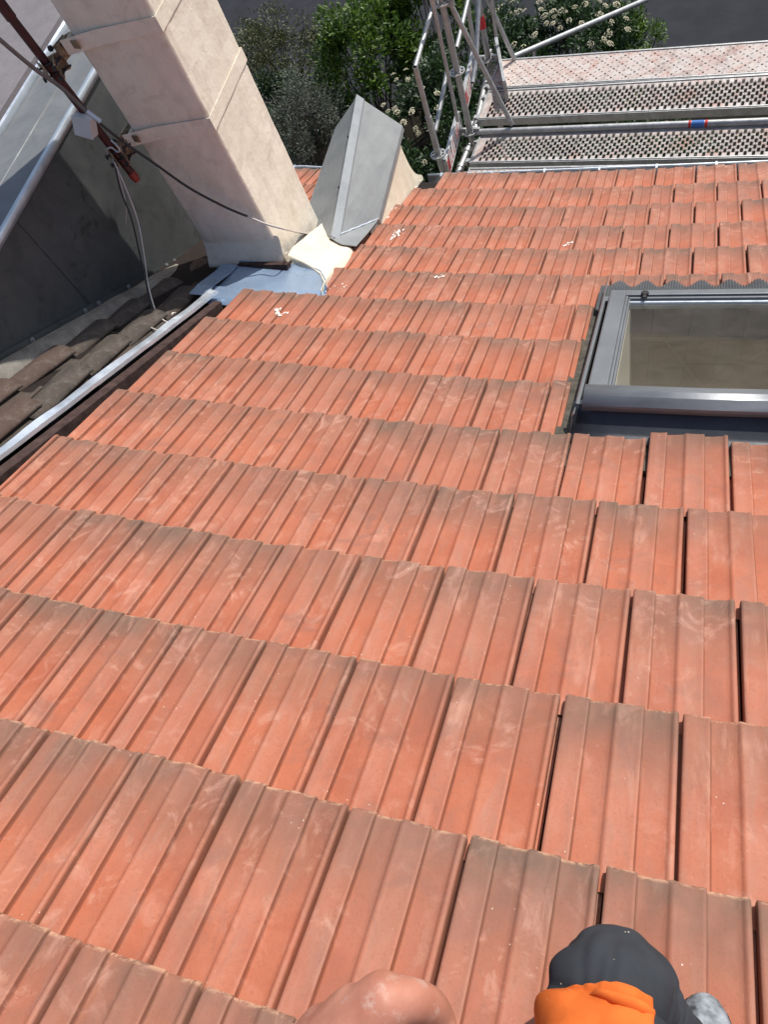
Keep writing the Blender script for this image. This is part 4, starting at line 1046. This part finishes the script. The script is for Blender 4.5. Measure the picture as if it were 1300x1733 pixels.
vib1 = bush('flowering_shrub', 'dark green shrub with cream flower heads behind the dormer', (-1.80, 8.75, -4.95), (.72, 1.1, .72), M['leaf_dark'], 10500, .075, .030, 7, clump=44)
bush('leafy_shrub', 'mid green shrub filling the hedge behind the scaffold posts', (-1.2, 9.9, -5.0), (.8, .9, .75), M['leaf_dark'], 8000, .075, .03, 17, clump=34)
vib2 = bush('flowering_shrub', 'dark shrub with many cream flower heads beyond the scaffold decks', (-.15, 9.95, -4.95), (.92, .95, .75), M['leaf_dark'], 11500, .080, .030, 8, clump=44)
bush('leafy_shrub', 'light green end of the hedge beside the asphalt', (.62, 10.1, -5.2), (.45, .55, .65), M['leaf_bright'], 3200, .06, .022, 18, clump=18)
bush('hedge_shrub', 'dark hedge foliage low down below the scaffold decks', (.2, 8.3, -5.5), (1.6, .8, .6), M['leaf_dark'], 9000, .075, .03, 9, clump=44)
bush('hedge_shrub', 'dark hedge foliage low down behind the dormer', (-2.9, 7.7, -5.45), (1.2, .7, .6), M['leaf_dark'], 7000, .07, .028, 10, clump=36)
# flower heads: domed clusters of tiny florets
def flower_mesh(seed):
    rr = random.Random(seed); bm = bmesh.new()
    for k in range(34):
        a = rr.random() * 6.283; r = .036 * math.sqrt(rr.random()); z = .016 * (1 - (r/.036)**2) + rr.uniform(-.003, .003); s = rr.uniform(.0045, .0075)
        mt = Matrix.Translation((math.cos(a)*r, math.sin(a)*r, z)) @ Matrix.Rotation(rr.random()*3, 4, 'Z') @ Matrix.Diagonal((s, s, s*.7, 1))
        bmesh.ops.create_icosphere(bm, subdivisions=1, radius=1, matrix=mt)
    me = bpy.data.meshes.new('flower_head'); bm.to_mesh(me); bm.free(); me.materials.append(M['flower']); return me
FM = [flower_mesh(k) for k in range(4)]
def flowers(b, pix, zguess):
    root, c, r3, cl = b; rr = random.Random(len(pix))
    for (x, y) in pix:
        d = ray(x, y)
        # put the head on the crown surface: first hit with the ellipsoid
        o_ = CAM - c; inv = Vector((1/(r3[0]*1.12), 1/(r3[1]*1.12), 1/(r3[2]*1.12))); dd = Vector((d.x*inv.x, d.y*inv.y, d.z*inv.z)); oo = Vector((o_.x*inv.x, o_.y*inv.y, o_.z*inv.z))
        A, B, Cc = dd.dot(dd), 2*oo.dot(dd), oo.dot(oo) - 1; D = B*B - 4*A*Cc
        t = (-B - math.sqrt(D)) / (2*A) if D > 0 else -B / (2*A)
        p = CAM + d * t
        f = bpy.data.objects.new('flower_head', rr.choice(FM)); col.objects.link(f); f.parent = root
        n_ = (p - c).normalized() + Vector((0,0,.8)) + Vector((rr.gauss(0,.25), rr.gauss(0,.25), 0)); qn = n_.to_track_quat('Z', 'Y')
        f.matrix_local = Matrix.LocRotScale(p - Vector(root.location), qn, [rr.uniform(.85, 1.35)]*3)
flowers(vib1, [(666, 126), (671, 135), (687, 118), (690, 135), (649, 178), (657, 188), (672, 190), (668, 184), (697, 190), (703, 218), (708, 226), (697, 186), (742, 183), (718, 275), (740, 158), (730, 212), (683, 208), (715, 150)], -4.5)
flowers(vib2, [(868, 22), (850, 38), (878, 20), (888, 18), (868, 2), (916, 16), (914, 3), (936, 19), (949, 19), (939, 28), (922, 27), (925, 40), (963, 35), (936, 40), (1015, 2), (1025, 10), (1044, 8), (1015, 25), (1035, 38), (1060, 32), (1063, 50), (1030, 57), (1022, 68), (1033, 74), (1000, 76), (957, 20), (973, 12), (990, 8), (985, 40), (948, 48), (885, 80), (870, 76), (905, 60), (840, 18), (850, 10)], -4.5)

# ================================================================== THE PHOTOGRAPHER (leg and hand in frame)
per = empty('person', (1.40, 0.10, -.22), 'person in charcoal trousers with an orange knee panel, bent knee and one hand showing', 'person')
def loft(sections, name, mat, parent, nseg=28, sub=1, fold=.004, seed=0, caps=True, part=None, istep=1.0):
    """sections: (centre, rx, ry, normal-direction) ellipses"""
    P = []; prev = None
    for i, (c, rx, ry) in enumerate(sections):
        c = Vector(c); a = Vector(sections[max(0,i-1)][0]); b = Vector(sections[min(len(sections)-1,i+1)][0]); t = (b-a).normalized()
        x = Vector((1,0,0)); x = (x - t*x.dot(t)).normalized(); y = t.cross(x); row = []
        for k in range(nseg):
            th = 2*math.pi*k/nseg; ii = i * istep; w = 1 + fold*10*mnoise.noise((math.cos(th)*1.3+seed, math.sin(th)*1.3, ii*.45)) - fold*14*max(0, .20 - abs(mnoise.noise((math.cos(th)*2.1+seed, math.sin(th)*2.1 + ii*.22, ii*.30+4))))
            row.append(c + x*math.cos(th)*rx*w + y*math.sin(th)*ry*w)
        P.append(row)
    m = MB(); n = nseg; vs = [p for r in P for p in r]
    fs = [(i*n+k, i*n+(k+1)%n, (i+1)*n+(k+1)%n, (i+1)*n+k) for i in range(len(P)-1) for k in range(n)]
    if caps: fs += [tuple(reversed(range(n))), tuple((len(P)-1)*n+k for k in range(n))]
    if part: fs = [f for f in fs if part(sum((vs[i] for i in f), Vector()) / len(f))]
    m.add(vs, fs); return m.build(name, mat, parent, smooth=True, sub=sub)
K = CAM + ray(1034, 1668) * .95       # knee cap
hip = Vector((K.x + .03, K.y - .46, K.z + .22)); ank = Vector((K.x + .10, K.y - .13, -.14))
secs = []
path = smooth_path([hip, hip.lerp(K, .5) + Vector((0,0,.02)), K + Vector((0, -.060, -.005)), K + Vector((.003, -.012, -.030)), K + Vector((.02, -.020, -.09)), K.lerp(ank, .55) + Vector((.01, .005, 0)), ank], 16)
NP = len(path)
for i, p in enumerate(path):
    t = i / (NP-1)
    r = .092 - .026 * t if t < .30 else (.079 if t < .62 else .072 - .015 * (t - .62) / .38)
    secs.append((p, r, r * (.96 if t < .5 else .92)))
secs_t = list(secs)
loft(secs, 'trousers', M['trousers'], per, nseg=80, fold=.018, seed=2, istep=5/16)
KC = K + Vector((-.012, -.085, .0))
secs2 = [(p, rx + .0045, ry + .0045) for p, rx, ry in secs]
loft(secs2, 'knee_panel', M['orange'], per, nseg=80, fold=.018, seed=2, istep=5/16, caps=False)
# seam
pan = [o for o in per.children if o.name.startswith('knee_panel')][0]
bm = bmesh.new(); bm.from_mesh(pan.data); off = Vector(per.location)
for pt, nn in ((Vector((K.x, K.y + .004, K.z + .045)), (-.10, 1, -.75)), (Vector((K.x + .050, K.y, K.z)), (1, .10, 0)), (Vector((K.x, K.y - .30, K.z)), (0, -1, 0))):
    bmesh.ops.bisect_plane(bm, geom=bm.verts[:] + bm.edges[:] + bm.faces[:], plane_co=pt - off, plane_no=nn, clear_outer=True)
bm.to_mesh(pan.data); bm.free()
for md in list(pan.modifiers): pan.modifiers.remove(md)
md = pan.modifiers.new('t', 'SOLIDIFY'); md.thickness = .003; md.offset = -1
# shoe: toe points down the slope
sb = Vector((K.x + .105, K.y - .215, 0)); 
def roofz(x, y): return -(AN.x * x + AN.y * y) / AN.z
secs = []
for t, w, h in ((-.10, .030, .05), (-.08, .040, .085), (-.02, .042, .10), (.05, .043, .075), (.12, .048, .055), (.17, .046, .045), (.205, .030, .030), (.215, .010, .012)):
    x, y = sb.x + t * .12, sb.y + t; z = roofz(x, y) + .018; secs.append(((x, y, z + h * .5), w, h * .5 + .006))
loft(secs, 'shoe', M['shoe'], per, nseg=18, fold=.004, seed=8)
secs = [((p[0][0], p[0][1], roofz(p[0][0], p[0][1]) + .014), p[1] + .004, .010) for p in secs]
loft(secs, 'sole', M['sole'], per, nseg=18, fold=0)
# hand and forearm: overlapping limbs fused into one skin
def hp(x, y, d): return CAM + ray(x - 14, y - 22) * d
D = .52
hand = MB()
def limb(pts, n=16):
    P = [Vector(p) for p, r in pts]; R = [r for p, r in pts]; path = []; rs = []
    d0 = (P[0] - P[1]).normalized(); d1 = (P[-1] - P[-2]).normalized()
    for a in (1.0, .87, .5): path.append(P[0] + d0 * R[0] * a); rs.append(max(.0008, R[0] * math.sqrt(max(0, 1 - a*a))))
    sp = smooth_path(P, 6); 
    for i, p in enumerate(sp):
        t = i / 6; k = min(int(t), len(R)-2); path.append(p); rs.append(R[k] + (R[k+1] - R[k]) * (t - k))
    for a in (.5, .87, 1.0): path.append(P[-1] + d1 * R[-1] * a); rs.append(max(.0008, R[-1] * math.sqrt(max(0, 1 - a*a))))
    hand.tube(path, rs, n)
limb([(hp(260, 2500, D+.04), .042), (hp(380, 2150, D+.02), .034), (hp(470, 1960, D+.01), .029), (hp(520, 1880, D+.005), .031)])          # forearm
limb([(hp(500, 1900, D), .028), (hp(590, 1800, D-.004), .027), (hp(662, 1722, D-.004), .0215)])                                        # back of the hand, index side
limb([(hp(490, 1900, D+.003), .028), (hp(560, 1810, D), .025), (hp(612, 1738, D+.004), .0195)])
limb([(hp(480, 1905, D+.01), .026), (hp(525, 1830, D+.008), .022), (hp(560, 1765, D+.012), .0175)])
limb([(hp(470, 1910, D+.015), .024), (hp(490, 1850, D+.015), .019), (hp(510, 1795, D+.02), .015)])
limb([(hp(660, 1725, D-.004), .0185), (hp(700, 1716, D-.002), .0155), (hp(742, 1728, D+.010), .0135), (hp(762, 1765, D+.026), .0112), (hp(752, 1795, D+.038), .0098)])   # index finger
limb([(hp(612, 1740, D+.006), .0175), (hp(650, 1752, D+.026), .014), (hp(668, 1795, D+.042), .0115), (hp(655, 1825, D+.05), .0098)])
limb([(hp(560, 1768, D+.012), .0160), (hp(592, 1790, D+.034), .0130), (hp(600, 1830, D+.048), .0105)])
limb([(hp(510, 1798, D+.02), .0135), (hp(540, 1820, D+.04), .0110), (hp(548, 1855, D+.05), .0090)])
limb([(hp(560, 1895, D-.002), .021), (hp(650, 1860, D-.006), .0175), (hp(722, 1815, D+.002), .0145), (hp(768, 1782, D+.010), .0120)])   # thumb
ho = hand.build('hand', M['skin'], per, smooth=True)
rm = ho.modifiers.new('fuse', 'REMESH'); rm.mode = 'VOXEL'; rm.voxel_size = .0026; rm.use_smooth_shade = True
sm = ho.modifiers.new('soft', 'SMOOTH'); sm.factor = .6; sm.iterations = 5
nl = MB(); c = hp(762, 1772, D + .014); n_ = (CAM - c).normalized(); t_ = (hp(752, 1795, D+.03) - hp(762, 1760, D+.02)).normalized(); t_ = (t_ - n_ * t_.dot(n_)).normalized()
nl.grid([[c + t_ * a + n_.cross(t_) * b + n_ * (-.9 * b * b / .012 - abs(a) * .08 - .001) for b in (-.0055, -.003, 0, .003, .0055)] for a in (-.006, -.002, .002, .006)])
nl.build('fingernail', mat_plain('fingernail', (.62, .45, .38), .3), per, smooth=True, solid=.0008, sub=1)
# stitched seam over the knee
sq = MB(); pts_ = []
for i in range(34, 76):
    if i < NP:
        c = path[i]; r = secs_t[i][1] * 1.004; tt = (path[min(i+1, NP-1)] - path[max(i-1, 0)]).normalized(); x = Vector((1,0,0)); x = (x - tt*x.dot(tt)).normalized(); y = tt.cross(x)
        th = 1.05; ii = i * 5/16; w = 1 + .18*mnoise.noise((math.cos(th)*1.3+2, math.sin(th)*1.3, ii*.45)) - .252*max(0, .20 - abs(mnoise.noise((math.cos(th)*2.1+2, math.sin(th)*2.1 + ii*.22, ii*.30+4))))
        for sgn in (-1,): pts_.append(c + x*math.cos(th)*r*w + y*math.sin(th)*sgn*0 + y*math.sin(th)*secs_t[i][2]*1.004*w)
sq.tube(pts_, .0011, 5); sq.build('seam', M['bolt'], per)
print('tiles', len([o for o in bpy.data.objects if o.name.startswith('roof_tile')]))
